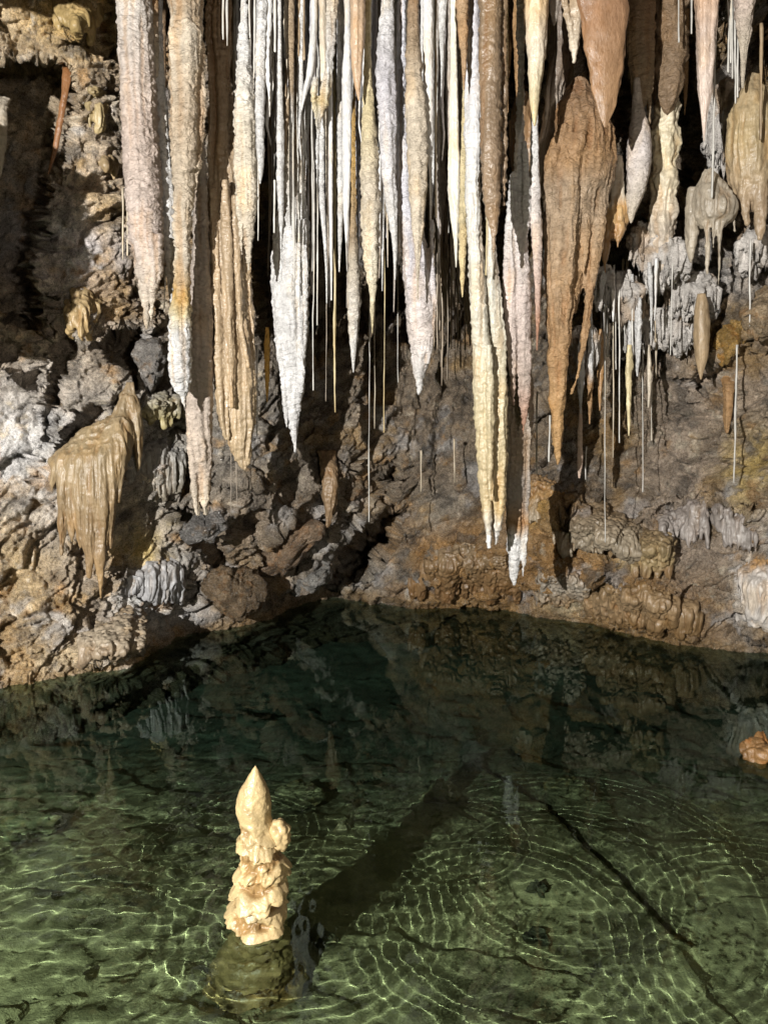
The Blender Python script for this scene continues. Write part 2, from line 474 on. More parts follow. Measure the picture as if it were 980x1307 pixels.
# ------------------------------------------------------------------ water
def build_water():
    xs = np.arange(-4.4, 4.4, .0125); ys = np.arange(.6, 7.9, .0125)
    X, Y = np.meshgrid(xs, ys); z = np.zeros_like(X)
    r = np.random.default_rng(5)
    for k in range(46):
        th = r.normal(pi / 2 + .25, .6); wlen = r.uniform(.04, .15)
        z += .00009 * (wlen / .1) ** 1.1 * np.sin(2 * pi / wlen * (X * math.cos(th) + Y * math.sin(th)) + r.uniform(0, 6.28))
    patch = .65 + .5 * fbm(np.stack([X * 1.1, Y * 1.1, 0 * X], -1), 2, 401)
    z *= patch * (1.3 - 1.18 * sstep(2.4, 4.0, Y))
    for cx, cy, R0, wid, lam, a in ((.55, 2.75, .80, .10, .05, .0004), (.55, 2.75, .45, .10, .045, .0003), (.25, 2.45, .5, .12, .055, .0004), (-.47, 2.46, .45, .16, .05, .00035), (-.9, 3.0, .35, .08, .045, .0004), (-1.3, 2.2, .5, .15, .06, .0004), (1.3, 2.3, .6, .2, .055, .00035), (.1, 3.0, .3, .07, .045, .00035)):
        Rr = np.hypot(X - cx, Y - cy)
        z += .85 * a * np.exp(-((Rr - R0) / wid) ** 2) * np.sin(Rr * 2 * pi / lam) * (1 - .9 * sstep(3.0, 4.0, Y))
    m = bpy.data.materials.new('pool_water'); m.use_nodes = True; nt = m.node_tree
    nt.nodes.remove(nt.nodes['Principled BSDF']); out = nt.nodes['Material Output']
    g = N(nt, 'ShaderNodeBsdfGlass', Color=(.80, .945, .83, 1), Roughness=0.0, IOR=1.33); nt.links.new(g.outputs[0], out.inputs['Surface'])
    o = mesh_from('water', np.stack([X, Y, z], -1).reshape(-1, 3), grid_faces(len(ys), len(xs)), m)
    o.cycles.is_caustics_caster = True; o.cycles.is_caustics_receiver = False
    o['kind'] = 'structure'


build_water()

def ico_dirs(n):
    import bmesh
    bm = bmesh.new(); bmesh.ops.create_icosphere(bm, subdivisions=n, radius=1)
    V = np.array([v.co[:] for v in bm.verts]); Fq = np.array([[v.index for v in f.verts] for f in bm.faces]); bm.free()
    return V, Fq


_ICO = {5: ico_dirs(5), 6: ico_dirs(6)}



# ------------------------------------------------------------------ dripstone
CEIL = 4.95
_seed = [100]


def smooth1(a, k):
    if k < 1: return a
    p = np.r_[np.full(k, a[0]), a, np.full(k, a[-1])]
    # keep straight trends at the two ends
    p[:k] = 2 * a[0] - a[1:k + 1][::-1] if len(a) > k else a[0]
    p[-k:] = 2 * a[-1] - a[-k - 1:-1][::-1] if len(a) > k else a[-1]
    return np.convolve(p, np.ones(2 * k + 1) / (2 * k + 1), 'valid')


def colours(stops, py, V, s):
    stops = [stops] if isinstance(stops[0], (float, int)) else stops
    if isinstance(stops[0], tuple) and len(stops[0]) == 2:
        ys = [t[0] for t in stops]; cs = np.array([t[1] for t in stops])
    else:
        ys = [0]; cs = np.array(stops[:1])
    off = 16 * fbm(V * np.array([20, 20, 5]), 3, s + 3)
    q = py + off
    c = np.stack([np.interp(q, ys, cs[:, k]) for k in range(3)], -1)
    st = fbm(V * np.array([26, 26, 2.2]), 3, s + 5)
    patch = fbm(V * np.array([9, 9, 4]), 3, s + 6)
    c = c * (1 + .16 * st + .10 * patch)[..., None]
    warm = sstep(.15, .6, patch + .4 * st)[..., None]
    c = c * (1 - warm * np.array([.03, .10, .20]))
    return c


def drip(name, pts, Y, col, mat=None, parent=None, flute=.12, rip=1.0, lump=.10, squash=1.0, hang=True, seg=None, step=None, rot=0, up=False):
    """a hanging dripstone body swept along pts = (x, y, width) in photo pixels at depth Y; its surface is fluted, rippled and lumpy"""
    _seed[0] += 7; s = _seed[0]
    pick = (s * 2654435761 >> 7) % 100
    if mat is None and pick < 42: mat = M_CALC_WET; rip *= .45; flute *= 1.7
    elif mat is None: rip *= .8 + .5 * (pick - 42) / 58
    pts = np.array(pts, float)
    Yv = np.full(len(pts), Y) if np.isscalar(Y) else np.array(Y, float)
    C = at(pts[:, 0], pts[:, 1], Yv); R = pts[:, 2] / 2 * pxsize(pts[:, 1], Yv)
    pyv = pts[:, 1].copy()
    if hang and pts[0, 1] < 0:
        C = np.vstack([[C[0, 0], C[0, 1], CEIL], C]) if C[0, 2] < CEIL - .02 else C
        if len(C) > len(R): R = np.r_[R[0] * 1.25, R]; pyv = np.r_[pyv[0] - 100, pyv]
    wmax = pts[:, 2].max()
    L = np.r_[0, np.cumsum(np.linalg.norm(np.diff(C, axis=0), axis=1))]
    st = step if step else float(np.clip(wmax * .0011, .009, .014))
    if wmax < 5: st = .03
    n = max(8, int(L[-1] / st)); t = np.linspace(0, L[-1], n)
    k = max(1, min(n // 12, int(.035 / (L[-1] / n))))
    Cx = np.stack([smooth1(np.interp(t, L, C[:, j]), k) for j in range(3)], -1)
    Rr = np.maximum(smooth1(np.interp(t, L, R), k), R.min() * .6)
    py = np.interp(t, L, pyv)
    sg = seg if seg else int(np.clip(wmax * 1.5, 6, 56))
    th = np.linspace(0, 2 * pi, sg, endpoint=False)
    ct, sn = np.cos(th), np.sin(th)
    so = np.array([s * 1.37, s * .71, s * .13]) % 97
    T = np.broadcast_to(t[:, None], (n, sg))
    ring = np.stack([np.broadcast_to(ct, (n, sg)), np.broadcast_to(sn, (n, sg)), T], -1)
    disp = np.zeros((n, sg))
    Rb = Rr[:, None]
    disp += lump * (1.4 * fbm(ring * np.array([1.1, 1.1, 5.0]) + so, 2, s) + 1.2 * fbm(ring * np.array([1.6, 1.6, 17.0]) + so, 2, s + 8)) * Rb
    if flute:
        disp += flute * (ridged(ring * np.array([1.9, 1.9, .9]) + so, 2, s + 1) - .25) * Rb
    W3 = ring * np.concatenate([np.broadcast_to(Rb[..., None], (n, 1, 1))] * 2 + [np.ones((n, 1, 1))], -1)
    if rip and wmax >= 5:
        amp = rip * np.minimum(.0105, .22 * Rb)
        ph = W3 + .012 * noise(W3 * 25 + so, s + 2)[..., None]
        disp += amp * .8 * fbm(ph * np.array([16, 16, 44]) + so, 2, s + 9)
        disp += amp * .55 * (np.abs(noise(ph * np.array([38, 38, 95]) + so, s + 4)) - .4)
    rad = Rb + disp
    rad = np.maximum(rad, Rb * .35)
    lx = ct * rad; ly = sn * rad * squash
    V = np.stack([Cx[:, None, 0] + lx * math.cos(rot) - ly * math.sin(rot), Cx[:, None, 1] + lx * math.sin(rot) + ly * math.cos(rot), np.broadcast_to(Cx[:, None, 2], (n, sg)).copy()], -1)
    # rounded tip
    cc = colours(col, np.broadcast_to(py[:, None], (n, sg)), V + so[:1] * 0, s)
    V = V.reshape(-1, 3); cc = cc.reshape(-1, 3)
    tipz = Cx[-1] + (Cx[-1] - Cx[-2]) / max(1e-6, np.linalg.norm(Cx[-1] - Cx[-2])) * Rr[-1] * .9
    top = Cx[0]
    V = np.vstack([V, tipz, top]); cc = np.vstack([cc, cc[-1], cc[0]])
    Fq = grid_faces(n, sg, True)
    a = np.arange(sg); b = (a + 1) % sg
    base = (n - 1) * sg
    cap = np.stack([base + a, base + b, np.full(sg, n * sg), np.full(sg, n * sg)], 1)
    cap2 = np.stack([b, a, np.full(sg, n * sg + 1), np.full(sg, n * sg + 1)], 1)
    # caps as triangles: build with degenerate-free separate faces
    me_V = V; o = None
    o = mesh_mixed(name, me_V, Fq, np.vstack([cap[:, :3], cap2[:, :3]]), mat or M_CALC, parent, cc)
    return o


def mesh_mixed(name, V, Q, Tr, mat, parent, col):
    me = bpy.data.meshes.new(name)
    V = np.ascontiguousarray(V, np.float32)
    me.vertices.add(len(V)); me.vertices.foreach_set('co', V.ravel())
    idx = np.r_[Q.ravel(), Tr.ravel()].astype(np.int32)
    me.loops.add(len(idx)); me.loops.foreach_set('vertex_index', idx)
    st = np.r_[np.arange(0, Q.size, 4), Q.size + np.arange(0, Tr.size, 3)].astype(np.int32)
    me.polygons.add(len(st)); me.polygons.foreach_set('loop_start', st)
    me.polygons.foreach_set('use_smooth', np.ones(len(st), bool)); me.update(calc_edges=True)
    ca = me.color_attributes.new('Col', 'FLOAT_COLOR', 'POINT')
    c4 = np.ones((len(V), 4), np.float32); c4[:, :3] = np.clip(col, 0, 1); ca.data.foreach_set('color', c4.ravel())
    me.materials.append(mat)
    o = bpy.data.objects.new(name, me); COL.objects.link(o)
    if parent is not None: o.parent = parent
    o.cycles.is_caustics_receiver = True
    return o


def fused(name, strands, colf, mat, vox=.006, flute=.012, lumpy=.012, rip=.004, smooth=4, fk=(26, 26, 3.0), cut=True):
    """several swept strands melted into one skin, then cut into the body (strand 0) and its legs, which become parts"""
    _seed[0] += 5; s = _seed[0]
    Vs, Qs, Ts, off = [], [], [], 0
    axes = []
    for st in strands:
        pts = np.array(st['pts'], float); Yv = np.broadcast_to(np.array(st['Y'], float), (len(pts),))
        C = at(pts[:, 0], pts[:, 1], Yv); R = pts[:, 2] / 2 * pxsize(pts[:, 1], Yv)
        if pts[0, 1] < 0 and C[0, 2] < CEIL - .02:
            C = np.vstack([[C[0, 0], C[0, 1], CEIL], C]); R = np.r_[R[0] * 1.2, R]
        L = np.r_[0, np.cumsum(np.linalg.norm(np.diff(C, axis=0), axis=1))]
        n = max(10, int(L[-1] / .012)); t = np.linspace(0, L[-1], n)
        Cx = np.stack([smooth1(np.interp(t, L, C[:, j]), 2) for j in range(3)], -1); Rr = np.maximum(smooth1(np.interp(t, L, R), 2), .004)
        sg = 20; th = np.linspace(0, 2 * pi, sg, endpoint=False); sq = st.get('squash', 1)
        V = np.stack([Cx[:, None, 0] + np.cos(th) * Rr[:, None], Cx[:, None, 1] + np.sin(th) * Rr[:, None] * sq, np.broadcast_to(Cx[:, None, 2], (n, sg))], -1).reshape(-1, 3)
        V = np.vstack([V, Cx[-1], Cx[0]])
        a = np.arange(sg); b = (a + 1) % sg; base = (n - 1) * sg
        Q = grid_faces(n, sg, True)[:, ::-1]
        T = np.vstack([np.stack([base + b, base + a, np.full(sg, n * sg)], 1), np.stack([a, b, np.full(sg, n * sg + 1)], 1)])
        Vs.append(V); Qs.append(Q + off); Ts.append(T + off); off += len(V)
        axes.append((Cx, Rr))
    tmp = mesh_mixed('melt', np.vstack(Vs), np.vstack(Qs), np.vstack(Ts), mat, None, np.ones((off, 3)))
    md = tmp.modifiers.new('r', 'REMESH'); md.mode = 'VOXEL'; md.voxel_size = vox
    sm = tmp.modifiers.new('s', 'SMOOTH'); sm.iterations = smooth; sm.factor = .5
    dg = bpy.context.evaluated_depsgraph_get(); ev = tmp.evaluated_get(dg); me = ev.to_mesh()
    V = np.zeros(len(me.vertices) * 3); me.vertices.foreach_get('co', V); V = V.reshape(-1, 3)
    Nn = np.zeros(len(V) * 3); me.vertices.foreach_get('normal', Nn); Nn = Nn.reshape(-1, 3)
    lv = np.zeros(len(me.loops), np.int32); me.loops.foreach_get('vertex_index', lv)
    ls = np.zeros(len(me.polygons), np.int32); me.polygons.foreach_get('loop_start', ls)
    Q = np.stack([lv[ls + k] for k in range(4)], 1)
    ev.to_mesh_clear(); old = tmp.data; bpy.data.objects.remove(tmp); bpy.data.meshes.remove(old)
    fl = ridged(V * np.array(fk) + np.stack([fbm(V * 4, 2, s), fbm(V * 4, 2, s + 31), 0 * V[:, 0]], -1) * .5, 2, s + 1)
    d = flute * (fl - .3) + lumpy * fbm(V * 11, 3, s + 2) + rip * fbm((V + .02 * noise(V * 14, s + 8)[:, None]) * np.array([17, 17, 46]), 2, s + 3) + .25 * rip * noise(V * np.array([60, 60, 130]), s + 4)
    V = V + Nn * d[:, None]
    q = V - np.array([0, 0, CZ]); dep = q[:, 1] * CP - q[:, 2] * SP
    py = 653.5 - (q[:, 1] * SP + q[:, 2] * CP) / dep * F
    col = colours(colf, py, V, s)
    col = col * (1 - .35 * sstep(.2, -.5, fl)[:, None] * np.array([.3, .6, .9]))
    # nearest strand of every face
    fc = V[Q].mean(1); best = np.full(len(fc), 9.0); idx = np.zeros(len(fc), int)
    for k, (Cx, Rr) in enumerate(axes):
        for j in range(0, len(fc), 20000):
            dd = np.linalg.norm(fc[j:j + 20000, None] - Cx[None], axis=-1) / (Rr[None] + .01)
            dm = dd.min(1) + (0 if k == 0 else .12)
            up = dm < best[j:j + 20000]
            best[j:j + 20000] = np.where(up, dm, best[j:j + 20000]); idx[j:j + 20000] = np.where(up, k, idx[j:j + 20000])
    if not cut:
        idx[:] = 0
    dead = np.zeros(len(Q), bool)
    for k in list(range(1, len(strands))) + [0]:
        fk_ = np.where((idx == k) & ~dead)[0]
        if len(fk_) < 2: continue
        lab = np.arange(len(V))
        for _ in range(600):
            m = lab[Q[fk_]].min(1); old = lab.copy()
            for c_ in range(4): np.minimum.at(lab, Q[fk_][:, c_], m)
            lab = lab[lab]
            if (lab == old).all(): break
        fl_ = lab[Q[fk_][:, 0]]
        ids, cnt = np.unique(fl_, return_counts=True)
        for i_ in ids[np.arange(len(ids)) != cnt.argmax()]:
            isl = fk_[fl_ == i_]
            touch = np.zeros(len(V), bool); touch[Q[isl].ravel()] = True
            nb = touch[Q].any(1) & (idx != k) & ~dead
            if nb.any():
                idx[isl] = np.bincount(idx[nb]).argmax()
            else:
                dead[isl] = True                    # a crumb cut off by the melting
    idx[dead] = -1
    # smooth vertex normals of the whole skin, kept across the cuts
    fn = np.cross(V[Q[:, 2]] - V[Q[:, 0]], V[Q[:, 3]] - V[Q[:, 1]])
    VN = np.zeros_like(V)
    for k in range(4): np.add.at(VN, Q[:, k], fn)
    VN /= np.linalg.norm(VN, axis=1, keepdims=True) + 1e-12
    if (VN * Nn).sum() < 0: VN = -VN
    root = None
    for k, st in enumerate(strands):
        Qk = Q[idx == k]
        if len(Qk) < 6: continue
        u, inv = np.unique(Qk, return_inverse=True)
        o = mesh_from(name if root is None else st['name'], V[u], inv.reshape(-1, 4), mat, root, col[u])
        o.data.normals_split_custom_set_from_vertices(VN[u].astype(float).tolist())
        if root is None: root = o
    return root


def FSB(label, pts, Y, col, parts=(), group='flowstone bodies of the cave', name='flowstone', cat='flowstone', mat=None, squash=1, **kw):
    st = [dict(pts=pts, Y=Y, squash=squash)] + [dict(name=p[0], pts=p[1], Y=p[2]) for p in parts]
    o = fused(name, st, col, mat or M_WET, **kw)
    tag(o, label, cat, group)
    return o


def wall_y(px, py):
    a, b = np.array([float(px)]), np.array([float(py)])
    return float((base_depth(a, b) + np.clip(wall_features(a, b), -1, .1))[0])


def S(label, pts, Y, col, parts=(), group='large stalactites of the hanging curtain', name='stalactite', cat='stalactite', **kw):
    pts = list(pts)
    if group == 'small dripstones on the left wall' or label.startswith('rusty stub'):
        Yw = wall_y(pts[0][0], pts[0][1])
        pts = [(pts[0][0], pts[0][1] - 14, pts[1][2] * 1.7), (pts[0][0], pts[0][1], pts[1][2] * 1.25)] + pts[1:]
        Y = [Yw + .12, Yw - .01] + [Yw - .05] * (len(pts) - 2)
    if 0 <= pts[0][1] < 300 and 195 < pts[0][0] < 700 and name == 'stalactite':      # rooted in the ceiling behind its neighbours
        pts = [(pts[0][0], -60, pts[0][2] * 1.1 + 2), (pts[0][0], pts[0][1] * .5, pts[0][2])] + pts[1:]
        kw['hang'] = True
    if parts:
        kf = dict(flute=.002 + .06 * kw.get('flute', .12), lumpy=.006, rip=.0085 * kw.get('rip', 1.0), smooth=3, fk=(24, 24, .8))
        st = [dict(pts=pts, Y=Y, squash=kw.get('squash', 1))] + [dict(name=p[0], pts=p[1], Y=p[2]) for p in parts]
        o = fused(name, st, col, M_CALC if kw.get('rip', 1.0) > 1.2 or len(label) % 2 else M_CALC_WET, **kf)
        return tag(o, label, cat, group)
    o = drip(name, pts, Y, col, **kw)
    tag(o, label, cat, group)
    for p in parts:
        nm, pp, yy, cc = p[:4]
        k2 = dict(kw); k2.update(p[4] if len(p) > 4 else {})
        drip(nm, pp, yy, cc, parent=o, **k2)
    return o


BIG = 'large stalactites of the hanging curtain'
MID = 'middling stalactites of the white curtain'
RGT = 'stalactites hanging over the far bank'

# --- the left end of the curtain
S('thick pinkish beige stalactite with two points, first of the curtain from the cave mouth alcove',
  [(172, -60, 46), (172, 0, 44), (176, 100, 45), (183, 240, 46), (186, 300, 42), (188, 340, 31), (187, 365, 20), (187, 392, 11), (187, 423, 2)], 4.55, [(0, (.54, .50, .46)), (160, PK), (300, (.52, .44, .395)), (420, CR)],
  [('side_spike', [(197, 300, 22), (199, 340, 17), (195, 375, 9), (193, 411, 2)], 4.5, PK), ('drip_straw', [(206, 330, 8), (203, 350, 5), (200, 377, 1.5)], 4.6, W)], group=BIG, flute=.06, rip=1.5)
S('narrow rusty orange stalactite wedged beside the thick pinkish one', [(196, -60, 12), (197, 0, 10), (198, 60, 9), (200, 97, 5)], 4.6, [(0, OR), (80, CR)], group=BIG)
S('bright white slender stalactite squeezed between the pinkish and the tan thick ones', [(201, 40, 12), (203, 100, 13), (209, 180, 17), (215, 260, 22), (218, 320, 16), (219, 360, 10), (219, 392, 3)], 4.65, W, group=BIG, rip=1.4)
S('tall tan stalactite with a knobbed neck and a yellow then white swollen foot',
  [(238, -60, 48), (238, 0, 44), (237, 22, 38), (238, 42, 45), (237, 100, 40), (236, 180, 36), (234, 250, 24), (233, 330, 18), (232, 370, 19), (231, 390, 26), (230, 430, 28), (230, 470, 28), (231, 492, 22), (234, 505, 8), (236, 525, 2)], 4.5,
  [(0, TN), (40, CR), (150, (.45, .36, .26)), (330, CR), (375, OC), (395, YL), (420, W), (500, W)],
  [('side_rib', [(257, 60, 11), (257, 150, 13), (252, 220, 9), (248, 255, 2)], 4.52, TN)], group=BIG, rip=1.4)
S('long mauve grey stalactite with a forked end hanging lowest above the dark rock block',
  [(257, 235, 5), (257, 300, 18), (257, 380, 27), (256, 450, 30), (255, 520, 31), (257, 580, 24), (260, 620, 15), (262, 657, 6)], 4.75, [(240, GY), (450, (.47, .40, .35)), (600, (.56, .47, .39)), (656, CR)],
  [('side_spike', [(243, 490, 6), (244, 540, 11), (247, 590, 11), (250, 625, 9), (253, 658, 4)], 4.72, (.58, .48, .40))], group=BIG, hang=False, flute=.2)
S('broad ribbed tan drapery stalactite with deep vertical folds and a blunt point',
  [(279, -60, 32), (280, 100, 31), (282, 200, 36), (288, 260, 46), (292, 330, 56), (297, 400, 60), (299, 460, 55), (301, 500, 50), (303, 540, 43), (306, 570, 30), (310, 590, 14), (312, 602, 3)], 4.85, [(0, BR), (230, TN), (420, (.41, .31, .20)), (560, (.43, .33, .21))],  # brown upper stop is the shade on its top, painted in
  [('fold', [(272, 240, 7), (274, 330, 12), (280, 430, 14), (284, 520, 10), (290, 560, 4)], 4.78, TN), ('fold', [(300, 250, 8), (303, 330, 10), (307, 400, 9), (318, 470, 5)], 4.76, (.60, .46, .28)), ('fold', [(288, 230, 8), (290, 330, 11), (292, 430, 12), (296, 520, 8)], 4.74, (.60, .46, .26))], group=BIG, flute=.34, squash=.6)
S('cream spear stalactite with a short second point, before the ribbed tan drapery',
  [(312, 40, 8), (312, 105, 22), (313, 160, 27), (314, 240, 27), (316, 280, 22), (317, 310, 12), (318, 345, 2)], 4.6, [(60, W), (160, (.72, .65, .53)), (300, CR)], [('side_spike', [(307, 250, 12), (308, 290, 8), (309, 327, 2)], 4.57, CR)], group=BIG, rip=1.5)
S('straight white rod stalactite ending at half the height of the cream spear beside it', [(336, -60, 14), (336, 0, 13), (333, 60, 13), (332, 120, 13), (332, 180, 11), (333, 215, 7), (332, 234, 2)], 4.55, W, group=BIG, rip=1.2)
S('huge snow white fluted stalactite with two long points and a shadow across it',
  [(378, -60, 12), (378, 60, 12), (378, 150, 16), (375, 240, 28), (371, 290, 44), (370, 340, 47), (371, 400, 45), (372, 440, 39), (374, 480, 27), (375, 520, 16), (376, 550, 9), (377, 578, 2)], 5.0, [(60, TN), (200, CR), (280, W), (570, (.70, .695, .70))],
  [('side_spike', [(357, 400, 14), (360, 450, 12), (363, 500, 8), (366, 546, 2)], 4.97, (.70, .695, .70)), ('side_rib', [(388, 280, 9), (389, 360, 10), (386, 430, 8), (383, 500, 4)], 4.95, W)], group=BIG, flute=.28, squash=.75)
S('short bright orange splinter of dripstone left of the snow white fluted stalactite', [(341, 418, 5), (341, 440, 8), (341, 465, 7), (341, 490, 5), (341, 513, 1.5)], 5.1, (.72, .42, .10), group=BIG, hang=False, name='stalactite')

# --- the middle of the curtain
S('slim white icicle with a long straw point, ahead of the shaded snow white stalactite', [(357, 80, 4), (358, 180, 10), (358, 240, 11), (359, 280, 7), (359, 300, 3), (359, 358, 1.2)], 4.6, W, group=MID, hang=False)
S('brown rod turning white halfway, next to the slim white icicle', [(371, -60, 10), (371, 0, 10), (371, 80, 9), (372, 130, 6), (371, 170, 4), (371, 250, 4), (371, 288, 1.5)], 4.7, [(0, TN), (110, TN), (150, W)], group=MID)
S('small crooked white spur leaning away from the curtain', [(401, 62, 8), (396, 95, 9), (390, 115, 7), (385, 141, 1.5)], 4.7, W, group=MID, hang=False)
S('yellowish funnel shaped stalactite drawn out into a straw', [(424, -60, 24), (424, 0, 19), (422, 40, 12), (420, 80, 10), (416, 110, 15), (411, 140, 12), (407, 160, 7), (405, 190, 4), (404, 235, 1.5)], 4.65, [(0, CR), (90, W), (130, YL), (170, W)],
  [('side_spike', [(403, 98, 9), (400, 125, 9), (403, 150, 5), (405, 165, 2)], 4.63, W)], group=MID)
for lab, pts, Y, c in [
    ('thin white stalactite bending slightly as it falls, below the yellowish funnel', [(410, 190, 6), (411, 260, 8), (415, 310, 5), (417, 350, 3), (417, 387, 1.5)], 4.85, W),
    ('thread thin white stalactite, straightest of the three under the funnel', [(422, 90, 5), (422, 250, 5), (423, 330, 3.5), (423, 383, 2)], 4.75, W),
    ('white twin pointed stalactite just before the orange topped spear', [(434, 90, 8), (435, 200, 10), (435, 250, 9), (434, 300, 6), (433, 347, 1.5)], 4.8, W),
    ('white pillar stalactite with a rough surface under the brown stub', [(444, 70, 8), (443, 110, 13), (443, 200, 12), (442, 260, 8), (442, 310, 2)], 4.7, W),
    ('orange topped spear stalactite with a pale knobbly lower half', [(450, 190, 7), (450, 250, 9), (451, 300, 10), (451, 330, 14), (452, 380, 18), (451, 420, 13), (451, 445, 8), (451, 475, 1.5)], 4.9, [(200, OC), (300, TN), (335, CR), (470, W)]),
    ('plump brown stub among the white rods near the ceiling', [(456, -60, 18), (456, 0, 18), (456, 60, 16), (456, 100, 10), (458, 128, 2)], 4.5, (.47, .34, .23)),
    ('creamy yellow spear stalactite with a pinched nipple tip', [(469, 110, 8), (470, 140, 14), (471, 180, 21), (472, 240, 25), (472, 290, 23), (473, 330, 19), (475, 360, 12), (476, 374, 7), (475, 390, 6), (475, 425, 1.5)], 4.6, [(140, YL), (240, CR), (330, (.74, .68, .56)), (420, YL)]),
    ('lumpy blue white column stalactite between the creamy yellow and the tan ones', [(494, -60, 16), (494, 0, 16), (492, 60, 23), (492, 110, 25), (495, 160, 21), (496, 220, 18), (499, 260, 15), (502, 290, 9), (504, 320, 5), (504, 357, 1.5)], 4.6, [(0, W), (120, LV), (300, W)]),
    ('plain pale rod alongside the lumpy blue white column', [(511, -60, 8), (511, 60, 9), (511, 150, 10), (511, 230, 9), (512, 290, 3)], 4.72, LV),
    ('tan column stalactite with a straw thin tip, before the giant lavender spear', [(528, -60, 12), (527, 40, 16), (528, 90, 22), (531, 140, 25), (532, 200, 25), (533, 250, 21), (533, 290, 15), (533, 320, 8), (533, 345, 4), (533, 382, 1.5)], 4.5, [(0, BR), (60, TN), (140, (.62, .54, .43)), (380, CR)]),
    ('white rod with frilled edges right of the tan column', [(546, -60, 14), (546, 0, 13), (546, 100, 13), (548, 170, 11), (549, 225, 2)], 4.55, W),
    ('sharp white icicle near the ceiling, shorter than the frilled rod', [(565, -60, 16), (565, 0, 12), (564, 40, 8), (564, 80, 4), (563, 123, 1.2)], 4.45, W),
    ('grey weathered rod behind the sharp white icicle', [(574, -60, 8), (573, 100, 10), (573, 170, 6), (574, 205, 1.5)], 4.75, GY),
    ('small brown cone near the ceiling left of the great brown column', [(590, -60, 20), (590, 0, 16), (591, 50, 12), (592, 90, 6), (592, 115, 1.2)], 4.4, (.42, .28, .16)),
    ('pale double cone with uneven points left of the yellow cone', [(579, 150, 8), (580, 190, 15), (579, 240, 17), (581, 280, 11), (582, 310, 6), (582, 341, 1.5)], 4.7, (.72, .68, .58)),
    ('yellow cone hanging tight against the long white and yellow column', [(593, 220, 6), (591, 280, 12), (590, 320, 10), (590, 350, 7), (590, 379, 1.5)], 4.62, YL),
    ('dull grey cone half hidden behind the pale double cone', [(562, 140, 8), (563, 240, 13), (561, 280, 10), (560, 310, 2)], 4.95, GY)]:
    S(lab, pts, Y, c, group=MID, hang=pts[0][1] < 0, rip=1.3)
S('giant lavender white spear stalactite with a pitted broken side and a chipped tip',
  [(513, 150, 8), (515, 200, 14), (518, 260, 23), (526, 300, 33), (532, 340, 38), (536, 390, 37), (538, 430, 31), (537, 460, 22), (535, 485, 12), (534, 505, 2.5)], 4.7, [(200, (.72, .72, .78)), (320, LV), (420, (.70, .62, .58)), (500, W)],
  [('broken_rib', [(551, 280, 5), (551, 330, 8), (552, 390, 10), (549, 430, 9), (545, 465, 5)], 4.66, (.66, .58, .50), dict(lump=.3))], group=BIG, hang=False, flute=.1)

# --- the great columns right of the middle
S('longest stalactite of all, white above and yellow below, reaching lowest with two fused points',
  [(603, -60, 22), (603, 60, 21), (604, 150, 21), (604, 250, 20), (607, 320, 20), (611, 400, 21), (614, 440, 23), (615, 520, 20), (618, 600, 16), (621, 660, 12), (624, 700, 4)], 4.5, [(0, LV), (200, W), (420, (.57, .54, .45)), (520, (.50, .43, .28)), (650, (.52, .42, .25)), (690, W)],
  [('fused_column', [(626, 250, 12), (627, 350, 18), (631, 400, 22), (636, 440, 22), (635, 520, 25), (635, 600, 23), (634, 640, 20), (633, 675, 12), (633, 697, 3)], 4.55, [(300, CR), (450, W), (600, CR), (640, W)]),
   ('side_rib', [(624, 440, 7), (625, 500, 9), (626, 580, 9), (627, 640, 6)], 4.44, OC)], group=BIG, flute=.12)
S('great plain brown column stalactite, thickest brown one of the curtain',
  [(625, -60, 27), (625, 100, 27), (626, 200, 26), (627, 250, 23), (628, 280, 15), (630, 300, 8), (630, 324, 2)], 4.2, [(0, (.23, .165, .105)), (200, (.25, .18, .12)), (300, (.29, .21, .14))],
  [('side_rib', [(643, -60, 9), (643, 100, 9), (643, 200, 7), (643, 262, 3)], 4.24, (.24, .18, .11))], group=BIG, flute=.06, lump=.05)
S('dark shaded stalactite with a lit white and orange tip, next to the longest one',
  [(668, 380, 14), (666, 440, 22), (664, 520, 31), (662, 600, 31), (660, 660, 27), (657, 700, 19), (656, 725, 11), (656, 747, 3)], 4.85, [(440, (.3, .24, .18)), (640, GY), (670, OR), (690, W), (740, W)],  # neighbour's shadow painted into the upper stops, lit tip left pale
  [('side_spike', [(670, 640, 10), (669, 690, 9), (667, 737, 2)], 4.83, W)], group=BIG, hang=False, flute=.2)
S('fused white and pink stalactite with one white and one pink point',
  [(664, 225, 8), (663, 250, 15), (662, 290, 20), (663, 340, 23), (666, 400, 23), (668, 450, 19), (669, 500, 15), (668, 530, 9), (667, 555, 2)], 4.65, [(250, W), (380, (.70, .60, .56)), (480, PK), (540, RD)],
  [('white_spike', [(656, 220, 8), (654, 260, 12), (651, 300, 15), (651, 350, 18), (652, 420, 16), (654, 460, 12), (655, 490, 7), (655, 518, 1.5)], 4.63, W), ('knob', [(669, 180, 6), (671, 225, 8), (672, 260, 11), (671, 290, 8), (668, 320, 3)], 4.6, W)], group=BIG, hang=False)
S('slim pinkish cone with a reddish tip, between the fused pair and the orange brown cluster', [(682, 180, 7), (682, 210, 11), (683, 260, 14), (685, 320, 13), (686, 370, 9), (686, 410, 6), (685, 447, 1.5)], 4.6, [(200, W), (330, (.66, .54, .48)), (420, RD)], group=BIG, hang=False)
S('dim orange cone near the ceiling behind the cream cone', [(663, -60, 20), (663, 0, 17), (662, 60, 14), (661, 100, 8), (660, 127, 2)], 4.9, OR, group=RGT)
